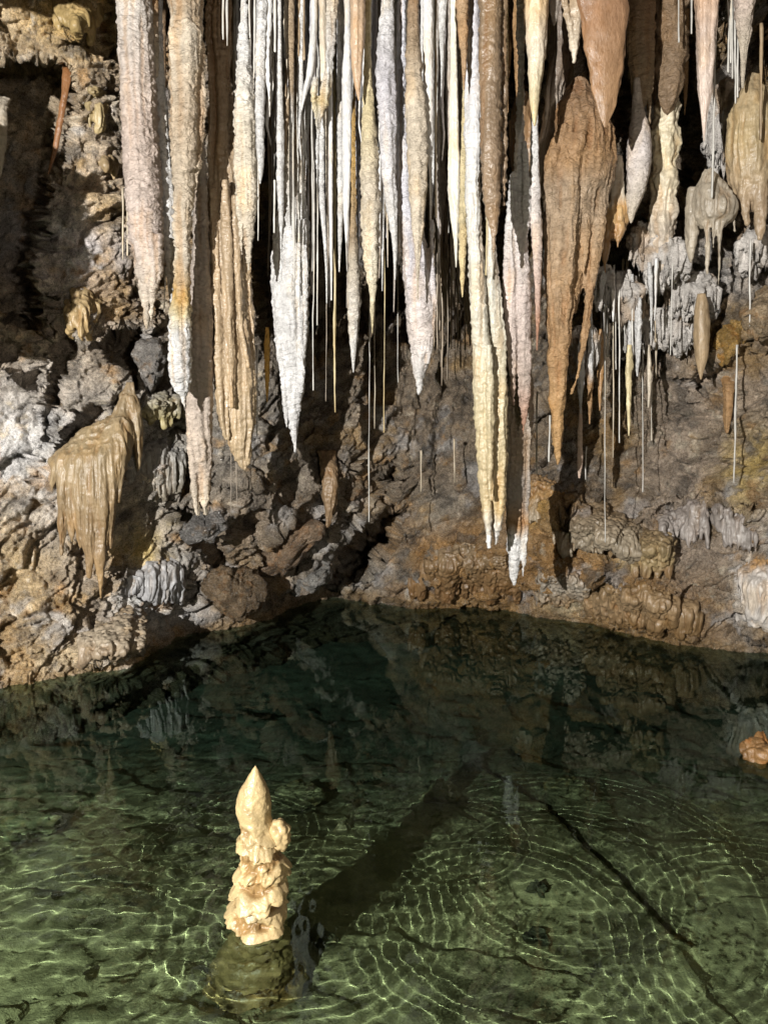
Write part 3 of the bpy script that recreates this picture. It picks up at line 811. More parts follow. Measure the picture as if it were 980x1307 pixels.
S('clean cream cone tipped with yellow, hanging alone before the brown flowstone', [(686, -60, 34), (685, 0, 29), (684, 40, 26), (684, 80, 20), (682, 120, 13), (682, 145, 8), (682, 160, 3)], 4.3, [(0, (.6, .44, .26)), (60, CR), (150, YL)], group=RGT, flute=.05)
S('tiny grey brown cone cut short at the ceiling right of the cream cone', [(708, -60, 20), (708, 0, 14), (708, 20, 9), (707, 32, 2)], 4.4, GY, group=RGT)
S('tan stalactite with a slanting second rib, left of the flat orange blade', [(739, -60, 24), (737, 0, 22), (734, 30, 16), (732, 60, 11), (732, 80, 3)], 4.4, [(0, TN), (70, CR)], [('side_rib', [(717, -60, 12), (719, 0, 10), (726, 30, 7), (730, 50, 3)], 4.38, GY)], group=RGT)
_keep = M_CALC
S('wide flat orange blade of dripstone with a slanting lower edge', [(768, -60, 68), (770, 0, 62), (771, 40, 58), (772, 80, 47), (773, 110, 36), (773, 140, 21), (772, 162, 3)], 4.35, [(0, (.26, .15, .085)), (160, (.33, .20, .105))], group=RGT, squash=.35, flute=.06, rip=.25, mat=M_WET)
S('brown blunt stalactite right of the flat orange blade', [(818, -60, 34), (817, 0, 32), (817, 80, 30), (817, 120, 21), (816, 148, 5)], 4.9, [(0, BR), (120, TN)], [('side_rib', [(832, -60, 8), (832, 60, 9), (830, 110, 7), (829, 158, 2)], 4.88, TN)], group=RGT)
S('dark brown thick pendant at the ceiling above the crusted cream column', [(855, -60, 42), (855, 60, 40), (854, 100, 36), (852, 126, 24), (851, 142, 10)], 5.0, (.22, .15, .09), group=RGT, lump=.25)
S('pink spear stalactite with a straw point, standing out before black shadow', [(903, -60, 34), (902, 0, 27), (901, 60, 22), (900, 100, 17), (899, 130, 12), (898, 155, 6), (898, 180, 1.2)], 4.7, [(0, (.56, .38, .26)), (60, PK), (150, (.68, .56, .48))], group=RGT)
S('white funnel with a thin stem at the ceiling, nearest to the far corner', [(950, -60, 36), (950, 0, 26), (949, 40, 17), (948, 70, 8), (947, 112, 3)], 4.8, [(0, PK), (60, CR)], group=RGT)

# --- flowstone bodies
FS = 'flowstone bodies of the cave'
FSB('orange brown flowstone hood with long hanging legs, one reaching far below the rest',
  [(738, 100, 18), (739, 118, 36), (741, 140, 62), (744, 170, 76), (745, 205, 80), (743, 235, 76), (738, 265, 64), (733, 300, 50), (728, 350, 38), (722, 400, 26)], 4.75, [(110, (.26, .16, .09)), (200, (.36, .22, .11)), (240, (.33, .245, .165)), (320, (.42, .30, .19)), (440, (.39, .24, .12)), (585, (.46, .28, .12))],
  [('leg', [(737, 150, 30), (722, 185, 34), (715, 230, 38), (714, 280, 39), (714, 340, 38), (714, 400, 33), (713, 440, 26), (711, 500, 20), (711, 550, 14), (711, 577, 8), (711, 593, 2)], 4.7, [(220, CR), (300, (.55, .38, .22)), (420, OR), (580, (.6, .36, .14))]),
   ('leg', [(738, 170, 20), (730, 215, 20), (727, 280, 20), (724, 340, 17), (722, 390, 9), (721, 424, 2)], 4.64, (.52, .36, .22)),
   ('leg', [(768, 190, 30), (766, 230, 28), (760, 300, 20), (752, 370, 14), (745, 430, 10), (737, 480, 5), (729, 503, 1.5)], 4.72, (.42, .24, .11)),
   ('leg', [(748, 220, 16), (748, 280, 15), (746, 320, 9), (744, 352, 2)], 4.68, OR),
   ('leg', [(722, 160, 16), (706, 195, 18), (700, 240, 14), (703, 275, 9), (704, 318, 2)], 4.66, W),
   ('leg', [(736, 235, 12), (737, 280, 9), (737, 320, 2)], 4.66, CR)],
  mat=M_CALC, rip=.006, squash=.75)
S('grey twisted drapery with wavy folds left of the orange brown flowstone hood', [(716, -60, 14), (713, 20, 16), (713, 80, 24), (706, 115, 20), (704, 150, 20), (698, 190, 24), (694, 225, 22), (690, 250, 8)], 4.95, [(0, (.2, .16, .13)), (100, (.26, .21, .17)), (130, (.58, .50, .42))], name='drapery', cat='drapery', group=FS, flute=.4, lump=.25)
FSB('squat brown flowstone lump in the shade behind the dark cones', [(668, 120, 18), (667, 160, 34), (668, 200, 32), (668, 225, 20), (668, 242, 6)], 5.1, BR)
S('smooth white bulb with a crease round its middle, hanging by a thin neck', [(812, 100, 7), (813, 135, 13), (815, 165, 25), (815, 192, 31), (815, 198, 29), (815, 206, 30), (814, 225, 27), (811, 245, 23), (807, 262, 16), (805, 275, 9), (805, 284, 3)], 4.85, [(140, (.62, .55, .5)), (200, (.70, .64, .62)), (280, CR)], name='stalactite', group=RGT, hang=False, rip=.5, flute=.05, lump=.05, step=.006)
FSB('orange bulb of flowstone with two short legs below a pale neck', [(787, 200, 14), (787, 240, 19), (787, 258, 20), (785, 266, 29), (783, 280, 34), (782, 296, 31), (781, 306, 16)], 4.9, [(250, CR), (262, (.62, .42, .20)), (300, OR)],
  [('leg', [(775, 290, 12), (772, 310, 8), (772, 330, 6), (772, 350, 2)], 4.87, OR), ('leg', [(789, 285, 12), (790, 300, 8), (788, 316, 2)], 4.84, CR)])
FSB('crusted cream column full of knobs and hollows right of the white bulb', [(852, 95, 12), (850, 120, 24), (850, 150, 32), (849, 200, 28), (850, 240, 30), (848, 280, 32), (846, 315, 24), (845, 340, 10)], 5.1, [(110, CR), (180, (.68, .60, .42)), (300, (.55, .48, .40))], lumpy=.045, rip=.008)
FSB('jellyfish shaped beige flowstone with a rippled cap and trailing legs', [(903, 215, 10), (905, 228, 24), (908, 245, 42), (911, 262, 54), (912, 278, 52), (910, 290, 28)], 4.9, (.37, .32, .25),
  [('leg', [(903, 265, 12), (902, 300, 6), (902, 330, 5), (902, 350, 2)], 4.86, TN), ('leg', [(919, 265, 14), (917, 300, 8), (917, 340, 6), (916, 364, 3)], 4.84, [(300, TN), (340, W)]), ('leg', [(884, 240, 10), (882, 280, 15), (881, 310, 13), (882, 336, 3)], 4.95, (.36, .26, .11)),
   ('leg', [(934, 265, 8), (936, 280, 4), (937, 296, 1.5)], 4.88, CR), ('leg', [(910, 280, 7), (910, 300, 4), (910, 318, 1.5)], 4.83, W)])
FSB('bulging straw coloured flowstone with three stubby lobes at the edge of the far bank', [(962, 95, 14), (958, 120, 34), (957, 150, 54), (958, 190, 62), (958, 230, 56), (956, 258, 34), (955, 270, 12)], 4.95, [(100, (.36, .28, .17)), (180, (.44, .34, .19)), (250, TN)],
  [('lobe', [(946, 210, 16), (949, 250, 15), (952, 275, 9), (953, 288, 3)], 4.9, (.6, .45, .22)), ('lobe', [(970, 220, 16), (971, 270, 15), (970, 292, 11), (969, 306, 4)], 4.86, (.56, .42, .26)), ('lobe', [(986, 200, 20), (986, 250, 16), (985, 292, 4)], 4.88, TN)])
S('brown bullet shaped stalactite with a smooth skin, casting a shadow on the grey wall', [(895, 375, 10), (895, 392, 17), (895, 410, 19), (895, 440, 19), (895, 460, 13), (894, 473, 7), (894, 484, 2)], 5.1, (.38, .28, .17), group=RGT, hang=False, mat=M_WET, rip=.3)
def fan(x, y, w, Y, mid):
    mx, my = mid
    return ('tongue', [(161, 503, 12), (156, 528, 17), ((156 + mx) / 2, (528 + my) / 2 - 8, 24), (mx, my, 26), ((mx + x) / 2 + .2 * (mx - x), my + (y - my) * .3, w), (x, my + (y - my) * .7, w * .8), (x, y, 2.5)],
            [5.2, 5.18, 5.14, Y + .06, Y, Y, Y])


FSB('tan flowstone cascade with many tapering tongues clinging to the rock by the left bank',
    [(166, 488, 9), (163, 505, 20), (158, 525, 26), (148, 545, 44), (136, 562, 70), (124, 582, 84), (116, 604, 80), (110, 632, 60), (108, 660, 34)], [5.22, 5.2, 5.18, 5.16, 5.13, 5.1, 5.08, 5.07, 5.07],
    [(490, (.25, .185, .11)), (560, (.30, .23, .135)), (700, (.26, .18, .10)), (740, (.33, .22, .11))],
    [fan(*q) for q in ((67, 628, 13, 5.02, (74, 588)), (79, 709, 16, 4.98, (84, 584)), (92, 692, 15, 4.96, (95, 585)), (103, 700, 17, 4.95, (106, 584)), (114, 738, 20, 4.95, (118, 582)), (129, 764, 20, 4.97, (132, 576)), (142, 700, 15, 5.0, (143, 566)), (152, 642, 14, 5.03, (153, 556)))]
    + [('tongue', [(168, 505, 14), (173, 530, 17), (176, 560, 15), (177, 585, 9), (176, 604, 3)], 5.2)], squash=.45, flute=.014, lumpy=.008, rip=.002)
FSB('small brown flowstone teardrop stuck on the sloping wall beside the black hollow', [(417, 575, 24), (419, 592, 21), (421, 608, 20), (421, 625, 21), (421, 642, 17), (420, 660, 8), (419, 672, 3)], [6.2, 6.08, 6.0, 5.98, 5.98, 5.98, 5.98], (.25, .17, .10))
S('rusty stub of dripstone on the right wall under the ochre knob', [(929, 490, 6), (929, 505, 12), (928, 530, 11), (927, 552, 4)], 5.2, OR, name='stalactite', group=RGT, hang=False)
S('reddish fin of dripstone glowing inside the dark alcove', [(86, 90, 14), (83, 120, 9), (78, 150, 8), (70, 195, 6), (62, 222, 2)], 5.1, (.24, .115, .05), group='small dripstones on the left wall', hang=False, squash=.6)
LW = 'small dripstones on the left wall'
for lab, pts, Y, c in [
    ('pale drip at the outer edge of the dark alcove', [(2, 140, 8), (3, 170, 12), (2, 200, 8), (1, 225, 2)], 4.5, CR)]:
    S(lab, pts, Y, c, group=LW, hang=False)

def curtain(label, top, bot, n, w, col, stand=.10, var=.25, taper=.45, **kw):
    """a sheet of flowstone running down the rock: many strands melted together"""
    r = np.random.default_rng(len(label)); top = np.array(top, float); bot = np.array(bot, float)
    st = []
    for k in range(n):
        u = (k + .5) / n
        x = top[0, 0] + (top[-1, 0] - top[0, 0]) * u; y0 = np.interp(x, top[:, 0], top[:, 1]) + r.normal(0, 3)
        xb = bot[0, 0] + (bot[-1, 0] - bot[0, 0]) * u; y1 = np.interp(xb, bot[:, 0], bot[:, 1])
        y1 = y1 - abs(r.normal(0, var)) * (y1 - y0) * .5; y0 += 16 * (1 - math.sin(pi * u)); ww = w * r.uniform(.6, 1.35)
        ys = y0 + (y1 - y0) * np.array([0, .15, .4, .7, .9, 1.0]); xs = x + (xb - x) * np.array([0, .1, .35, .7, .9, 1.0])
        Yw = [wall_y(a, b) for a, b in zip(xs, ys)]; Yf = min(Yw[2:]) if kw.get('free') else None
        e = -.45 + 1.45 * math.sin(pi * u) ** .55 * r.uniform(.75, 1.1)
        off = np.array([.10, -stand * .25 * e + .02, -stand * .8 * e, -stand * e, -stand * e, -stand * e + .01])
        Yp = [(a if Yf is None or i < 2 else Yf) + o_ for i, (a, o_) in enumerate(zip(Yw, off))]
        st.append(dict(name='tongue', pts=[(a, b, ww * f) for a, b, f in zip(xs, ys, (1.3, 1.4, 1.2, 1.0, .8, taper))], Y=Yp))
    o = fused('flowstone', st, col, M_WET, vox=.008, flute=.024, lumpy=.014, rip=.003, smooth=3, fk=(30, 30, 1.6), cut=False)
    return tag(o, label, 'flowstone', 'flowstone bodies of the cave')


curtain('golden dripping flowstone below the crusted shoulder of the left wall', [(88, 372), (124, 366)], [(90, 440), (118, 446)], 5, 10, [(365, (.36, .27, .15)), (440, (.46, .33, .16))], stand=.09, var=.6, taper=.25)
curtain('yellow dripping flowstone high on the mottled rock beside the pinkish stalactite', [(112, 112), (136, 116)], [(112, 170), (134, 186)], 4, 9, [(110, (.36, .28, .15)), (180, (.48, .38, .2))], stand=.07, var=.6, taper=.25)
curtain('tan dripping flowstone low on the mottled rock beside the pinkish stalactite', [(126, 190), (150, 188)], [(128, 236), (148, 242)], 4, 9, [(190, (.33, .25, .15)), (240, (.42, .31, .17))], stand=.08, var=.5, taper=.25)
curtain('ochre stained flowstone skirt hanging above the alcove mouth', [(70, 4), (128, -4)], [(74, 44), (126, 62)], 7, 14, [(0, (.33, .24, .11)), (60, (.40, .29, .12))], stand=.10, var=.6, taper=.4)
curtain('brown fluted flowstone apron running down to the water on the far bank', [(750, 742), (820, 738), (890, 762)], [(748, 798), (820, 810), (890, 822)], 15, 15, [(740, (.20, .13, .06)), (775, (.30, .21, .12)), (800, (.19, .12, .055))])
curtain('domed grey beige flowstone above the fluted apron', [(712, 655), (760, 640), (812, 662)], [(705, 712), (760, 706), (815, 728)], 10, 22, [(640, (.20, .14, .08)), (690, (.31, .26, .19))], stand=.16)
curtain('knobbly brown and cream flowstone hung between the dome and the right wall', [(812, 668), (866, 676)], [(806, 738), (864, 742)], 8, 13, [(670, (.17, .12, .07)), (715, (.34, .26, .14)), (735, (.22, .14, .07))], stand=.15)
curtain('pale dripping flowstone fringe under the dome near the water', [(685, 722), (750, 728)], [(684, 778), (750, 778)], 9, 10, [(720, (.20, .13, .07)), (750, (.38, .34, .28)), (775, (.26, .18, .1))], stand=.08)
curtain('dark brown fluted flowstone bank below the longest stalactite', [(528, 712), (590, 690), (662, 700)], [(520, 772), (590, 770), (665, 778)], 13, 16, [(690, (.24, .18, .11)), (740, (.20, .125, .06)), (765, (.17, .10, .045))])
curtain('smooth orange and white flowstone panel behind the longest stalactite', [(672, 608), (714, 606)], [(670, 668), (716, 664)], 6, 12, [(605, (.24, .16, .09)), (630, (.36, .22, .09)), (660, (.34, .28, .2))], stand=.05, var=.08, taper=.9)
curtain('whitish drip covered flowstone on the left bank under the dark squared block', [(168, 712), (238, 706)], [(160, 775), (244, 772)], 12, 9, [(705, (.27, .26, .25)), (745, (.37, .37, .38))], stand=.10)
curtain('cream overhanging flowstone shelf at the waterline of the left bank', [(112, 792), (160, 776), (214, 800)], [(100, 852), (160, 842), (222, 820)], 12, 20, [(775, (.30, .24, .17)), (810, (.38, .32, .24)), (845, (.28, .21, .14))], stand=.20)
curtain('white smooth flowstone cut by the edge of the view at the far right bank', [(944, 724), (1004, 700)], [(942, 800), (1006, 812)], 8, 17, [(715, (.40, .25, .12)), (735, (.52, .48, .44)), (800, (.50, .47, .44))], stand=.14)
curtain('grey flowstone with fine drips low on the grey mauve wall', [(840, 640), (900, 632), (965, 655)], [(845, 700), (905, 700), (968, 712)], 16, 7, [(640, (.22, .19, .17)), (690, (.31, .28, .26))], stand=.05, var=.5)
curtain('yellowish flowstone skirt beneath the black cleft of the left wall', [(170, 505), (245, 494)], [(172, 545), (248, 548)], 9, 9, [(500, (.30, .28, .24)), (535, (.36, .31, .16))], stand=.10, var=.5)
curtain('rippled grey flowstone under the mauve stalactite on the left bank', [(165, 560), (235, 560)], [(160, 640), (232, 640)], 8, 12, [(560, (.25, .245, .24)), (640, (.27, .24, .19))], stand=.02)

# --- crusty white spikes and cones above the far bank
CB = 'white crusted spikes over the far bank'
for lab, pts, Y, c in [
    ('frosted white spike nearest to the orange brown legs', [(742, 430, 4), (741, 450, 9), (741, 480, 8), (741, 508, 5), (741, 528, 1.5)], 5.0, W),
    ('frosted white spike with an orange lower half', [(753, 395, 4), (753, 440, 7), (753, 480, 9), (753, 515, 7), (752, 541, 2)], 5.05, [(470, W), (490, OR)]),
    ('orange brown spike beside the frosted ones', [(766, 420, 4), (766, 450, 8), (766, 490, 6), (765, 524, 1.5)], 5.1, OR),
    ('pale pink candle hanging lowest of the short spikes', [(741, 520, 3), (740, 560, 7), (740, 590, 7), (739, 610, 2)], 5.1, (.68, .52, .42)),
    ('cream candle with a fine point in the middle of the straws', [(803, 440, 5), (802, 470, 8), (802, 510, 7), (802, 540, 4), (802, 556, 1.5)], 5.15, YL),
    ('bright white nail shaped spike under the crusted column', [(829, 335, 6), (830, 350, 7), (831, 390, 4), (831, 428, 1.5)], 5.0, W),
    ('slim white nail shaped spike beside the brighter one', [(838, 330, 6), (837, 350, 5), (836, 380, 3), (835, 409, 1.5)], 5.02, W),
    ('white bristly spike under the orange bulb', [(770, 345, 3), (769, 355, 8), (767, 375, 4), (766, 385, 1.5)], 5.0, W),
    ('frayed white tuft of dripstone over the dark recess', [(781, 345, 5), (781, 365, 9), (782, 390, 4), (782, 410, 1.5)], 5.1, W),
    ('long frosted spike in the heart of the dark recess', [(806, 350, 4), (805, 380, 8), (804, 420, 7), (803, 470, 2)], 5.2, W),
    ('frosted spike ending in a split, right of the dark recess', [(816, 380, 6), (815, 410, 9), (814, 440, 6), (813, 480, 2)], 5.15, W),
    ('cream stub at the foot of the dark recess', [(828, 440, 4), (828, 470, 6), (828, 500, 4), (827, 520, 1.5)], 5.3, CR)]:
    S(lab, pts, Y, c, group=CB, hang=False, lump=.4)


def crust(label, px, py, w, h, Y, col=(.52, .49, .46)):
    """a knot of bristly white calcite on the rock"""
    _seed[0] += 3; s = _seed[0]
    D, Fq = _ICO[5]; k = pxsize(py, Y); c = at(px, py, Y)
    V = D * np.array([w, (w + h) * .35, h]) / 2 * k
    P = V + c
    f1, ed, fac, cr = voro(P * np.array([34, 34, 20]) + fbm(P * 12, 2, s)[..., None], s)
    d = .02 * (.6 - f1) + .07 * fbm(P * 8, 3, s) + .02 * fbm(P * 30, 2, s + 11) + .03 * np.clip(ridged(P * np.array([45, 45, 6]), 2, s + 2), 0, 1)
    V = P + D * d[:, None]; V[:, 2] -= .12 * np.clip(ridged(P * np.array([38, 38, 3]), 2, s + 5), 0, 1) * (D[:, 2] < -.1)
    n = fbm(P * 20, 3, s + 7)[:, None]
    cc = np.array(col) * (1 + .5 * n) * (1 - sstep(.0, .4, fbm(P * 9, 3, s + 9))[:, None] * np.array([.2, .35, .5]))
    tag(mesh_from('calcite_crust', V, Fq, M_CALC, col=cc), label, 'calcite crust', 'bristly calcite crusts')


# --- soda straws: thin tubes hung on the rock or on a dripstone
def straw(x0, y0, x1, y1, w, Y, label, group, c=W):
    if 395 < x0 < 562 and 0 < y0 < 450 and Y < 5.6: y0 = -60
    n = max(4, int((y1 - y0) / 22)); k = np.linspace(0, 1, n)
    wob = np.cumsum(rng.normal(0, .32, n)); wob -= wob[-1] * k
    pts = [(x0 + (x1 - x0) * t + wob[i], y0 + (y1 - y0) * t, w * (1.35 if i == 0 else max(.55, rng.normal(1.0 - .2 * t, .16)))) for i, t in enumerate(k)]
    c = tuple(np.array(c) * rng.uniform(.72, 1.0) * np.array([1, .98, .92]))
    o = drip('soda_straw', pts, Y, c, mat=M_STRAW, flute=0, rip=0, lump=.55, seg=8, hang=y0 < 0, step=.02)
    tag(o, label, 'straw', group)


SG = 'long soda straws over the pool'
for x0, y0, x1, y1, w, Y, lab, c in [
    (469, 300, 471, 666, 1.7, 5.2, 'longest soda straw of all, a white thread reaching down before the black hollow', W),
    (478, 330, 478, 547, 1.3, 5.25, 'fine soda straw close behind the longest one', CR),
    (490, 266, 490, 552, 1.5, 5.1, 'soda straw hanging from the lumpy blue white column', YL),
    (507, 280, 508, 488, 1.1, 5.15, 'hair thin soda straw just before the giant lavender spear', W),
    (428, 390, 428, 526, 3.4, 5.0, 'stout yellow soda straw with tiny thorns near the snow white stalactite', YL),
    (416, 380, 416, 512, 1.0, 5.2, 'faint soda straw in the shade beside the stout yellow one', GY),
    (400, 300, 400, 498, 1.6, 4.95, 'white soda straw hugging the edge of the snow white stalactite', W),
    (405, 370, 405, 415, 2.0, 4.9, 'short white soda straw under the funnel stalactite', W),
    (399, 250, 399, 346, 2.0, 4.85, 'soda straw between the snow white stalactite and the funnel', W),
    (350, 230, 350, 297, 2.4, 4.65, 'stub of a soda straw left of the slim white icicle', W),
    (285, -60, 285, 50, 2.6, 4.6, 'soda straw near the ceiling before the shaded ribbed drapery, shorter of two', W),
    (290, -60, 290, 58, 2.6, 4.6, 'soda straw near the ceiling before the shaded ribbed drapery, longer of two', W),
    (309, -60, 309, 30, 3.0, 4.6, 'soda straw at the ceiling above the cream spear', W),
    (318, -60, 319, 48, 3.6, 4.6, 'stouter soda straw at the ceiling between the cream spear and the white rod', W),
    (350, -60, 351, 66, 3.6, 4.6, 'pale straw at the ceiling right of the straight white rod', W),
    (381, -60, 381, 72, 4.0, 4.75, 'tan straw at the ceiling, nearer to the brown and white rod', TN),
    (389, -60, 388, 76, 3.6, 4.75, 'tan straw at the ceiling, nearer to the crooked spur', TN),
    (157, 240, 157, 331, 2.0, 4.8, 'pale straw along the outer side of the thick pinkish stalactite, longer of two', CR),
    (163, 265, 163, 326, 2.0, 4.8, 'pale straw along the outer side of the thick pinkish stalactite, shorter of two', CR),
    (211, 340, 210, 398, 1.6, 4.7, 'wisp of a straw between the pinkish stalactite and the white slender one', W),
    (302, 590, 303, 655, 1.0, 5.5, 'hair thin straw under the blunt point of the ribbed drapery', GY),
    (295, 570, 295, 660, 1.0, 5.5, 'hair thin straw left of the blunt point of the ribbed drapery', GY),
    (328, 440, 328, 558, 2.0, 5.0, 'crusted straw along the edge of the ribbed drapery', W),
    (647, -60, 647, 122, 1.8, 4.3, 'yellowish straw running down the side of the great brown column', YL),
    (685, 500, 685, 604, 1.8, 5.3, 'white straw between the fused pair and the orange brown leg', W),
    (701, 530, 700, 589, 2.0, 4.9, 'short white straw beside the lowest orange brown leg', W),
    (621, 215, 620, 351, 3.0, 4.4, 'yellow straw in front of the long white and yellow column', YL),
    (549, 200, 549, 312, 2.2, 4.7, 'white straw below the frilled rod, longer of two', W),
    (556, 170, 556, 278, 2.4, 4.7, 'cream straw below the frilled rod, shorter of two', CR),
    (772, 380, 772, 692, 1.5, 5.1, 'very long white straw hanging over the brown bank, longest on that side', W),
    (782, 400, 782, 584, 1.6, 5.15, 'long straw beside the longest one over the brown bank', CR),
    (790, 370, 790, 565, 2.0, 5.15, 'thorny white straw before the black shadow on the bank wall', W),
    (820, 440, 820, 628, 1.3, 5.3, 'lone thin straw reaching down before the grey mauve wall', W),
    (831, 470, 831, 562, 1.5, 5.35, 'white straw right of the cream stub in the recess', W),
    (858, 335, 855, 453, 1.8, 5.05, 'white straw slanting a little below the crusted column', W),
    (957, 306, 956, 416, 1.8, 4.9, 'white straw falling from the straw coloured flowstone', W),
    (940, 440, 936, 616, 2.2, 5.08, 'white straw hanging over the ochre patch of the far wall', W),
    (866, -60, 866, 54, 2.2, 4.8, 'ceiling straw left of the pink spear, longer of the two bright ones', W),
    (882, -60, 882, 43, 2.2, 4.8, 'ceiling straw left of the pink spear, shorter of the two bright ones', W),
    (870, -40, 870, 97, 1.8, 5.0, 'dimmer ceiling straw behind the two bright ones', CR),
    (913, -60, 908, 252, 2.6, 4.75, 'knobbed white straw running past the pink spear down to the jellyfish flowstone', W),
    (971, 30, 970, 178, 3.0, 4.75, 'tan straw in front of the straw coloured flowstone', TN),
    (537, 575, 537, 627, 2.2, 6.1, 'small pale straw on the sloping back wall, thicker of two', CR),
    (580, 560, 580, 616, 1.6, 6.1, 'small pale straw on the sloping back wall, thinner of two', CR),
    (748, 570, 747, 612, 1.6, 5.3, 'short straw beside the pale pink candle', W)]:
    straw(x0, y0, x1, y1, w, Y, lab, SG, c)
for x, y in ((929, 92), (934, 100), (938, 132), (932, 80), (941, 124)):
    straw(x, -10, x, y, 2.4, 4.9, 'white straw in the tight bunch left of the white funnel', 'bunch of straws beside the white funnel', W)
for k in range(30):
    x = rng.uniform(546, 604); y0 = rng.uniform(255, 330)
    straw(x, y0, x + rng.normal(0, .6), y0 + rng.uniform(80, 175), rng.uniform(1.4, 3.4), rng.uniform(5.2, 5.6), 'thin dark straw in the shaded curtain right of the giant lavender spear', 'shaded curtain of straws', (.34, .28, .22))  # dark colour paints in the shade these straws hang in
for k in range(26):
    x = rng.uniform(764, 838); y0 = rng.uniform(330, 400)
    straw(x, y0, x + rng.normal(0, .8), y0 + rng.uniform(45, 150), rng.uniform(1.3, 2.6), rng.uniform(5.15, 5.6), 'short white straw in the thicket of straws hanging in the dark recess', 'thicket of straws in the recess', W if k % 3 else CR)
# slim rods that fill the curtain between and behind the large ones
for k in range(110):
    x = rng.uniform(300, 612); ye = rng.uniform(90, 330) if k % 3 else rng.uniform(240, 400)
    w = rng.uniform(3, 10); Y = rng.uniform(4.95, 5.5)
    c = [W, W, LV, CR, TN, GY][rng.integers(6)]
    o = drip('stalactite', [(x, -60, w * 1.2), (x + rng.normal(0, 1), ye * .4, w), (x + rng.normal(0, 1.5), ye * .75, w * .6), (x + rng.normal(0, 2), ye, 1.2)], Y, c, seg=10, step=.016)
    tag(o, 'slim stalactite in the packed rear rows of the white curtain', 'stalactite', 'rear rows of the white curtain')
for k in range(22):
    x = 285 + k * 15.5 + rng.uniform(-6, 6); ye = rng.uniform(120, 290); w = rng.uniform(20, 36)
    c = [TN, GY, CR, BR, W, LV][rng.integers(6)]
    o = drip('drapery', [(x, -60, w * 1.2), (x + rng.normal(0, 2), ye * .4, w), (x + rng.normal(0, 3), ye * .7, w * .7), (x + rng.normal(0, 4), ye * .9, w * .35), (x + rng.normal(0, 4), ye, 2)], rng.uniform(5.3, 5.6), c, seg=30, step=.014, flute=.45, lump=.2, squash=.6)
    tag(o, 'broad folded drapery at the very back of the white curtain', 'drapery', 'draperies at the back of the white curtain')
for k in range(38):
    x = rng.uniform(330, 612); ye = rng.uniform(45, 230); w = rng.uniform(5, 13); Y = rng.uniform(4.7, 5.0)
    c = [W, W, W, LV, CR][rng.integers(5)]
    o = drip('stalactite', [(x, -60, w * 1.15), (x + rng.normal(0, 1), ye * .35, w), (x + rng.normal(0, 1.5), ye * .6, w * .85), (x + rng.normal(0, 2), ye * .85, w * .4), (x + rng.normal(0, 2), ye, 1.2)], Y, c, seg=14, step=.012, rip=1.3, lump=.2, flute=.25)
    tag(o, 'short white stalactite packed among the long ones at the top of the curtain', 'stalactite', 'short white stalactites packed at the ceiling')
for k in range(56):
    x = rng.uniform(300, 610); ye = rng.uniform(110, 300) if k % 2 else rng.uniform(260, 430)
    straw(x, -60, x + rng.normal(0, 1), ye, rng.uniform(1.5, 3.2), rng.uniform(4.8, 5.4), 'fine soda straw among the packed stalactites of the white curtain', 'fine straws in the white curtain', [W, W, CR, LV][rng.integers(4)])
for k in range(16):
    x = rng.choice([rng.uniform(205, 300), rng.uniform(640, 760), rng.uniform(790, 890)]); ye = rng.uniform(30, 170)
    w = rng.uniform(5, 14)
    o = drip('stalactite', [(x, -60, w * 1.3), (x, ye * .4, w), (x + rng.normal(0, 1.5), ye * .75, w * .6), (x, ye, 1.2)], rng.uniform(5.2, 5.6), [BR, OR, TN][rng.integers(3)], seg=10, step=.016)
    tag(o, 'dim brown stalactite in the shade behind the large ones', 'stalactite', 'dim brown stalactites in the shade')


for q in (('white bristly crust under the orange bulb, from which a straw hangs', 772, 358, 26, 30, 5.12), ('white bristly crust at the upper brim of the dark recess', 795, 372, 34, 46, 5.25),
          ('largest grey white bristly crust, below the crusted cream column', 846, 325, 46, 50, 5.15), ('grey white bristly crust on the rock below the jellyfish flowstone', 880, 372, 60, 40, 5.3),
          ('low grey crust at the outer brim of the dark recess', 862, 410, 40, 40, 5.4), ('pale crust behind the thicket of straws', 815, 410, 36, 44, 5.4),
          ('grey crust on the wall under the straw coloured flowstone', 958, 310, 40, 36, 5.1),
          ('brown white crust beside the knobbed white straw', 918, 160, 30, 90, 5.3), ('grey crust bridging the white bulb and the dark recess', 818, 305, 34, 34, 5.2),
          ('frosted crust clinging above the pale pink candle', 745, 440, 22, 40, 5.15)):
    crust(*q)


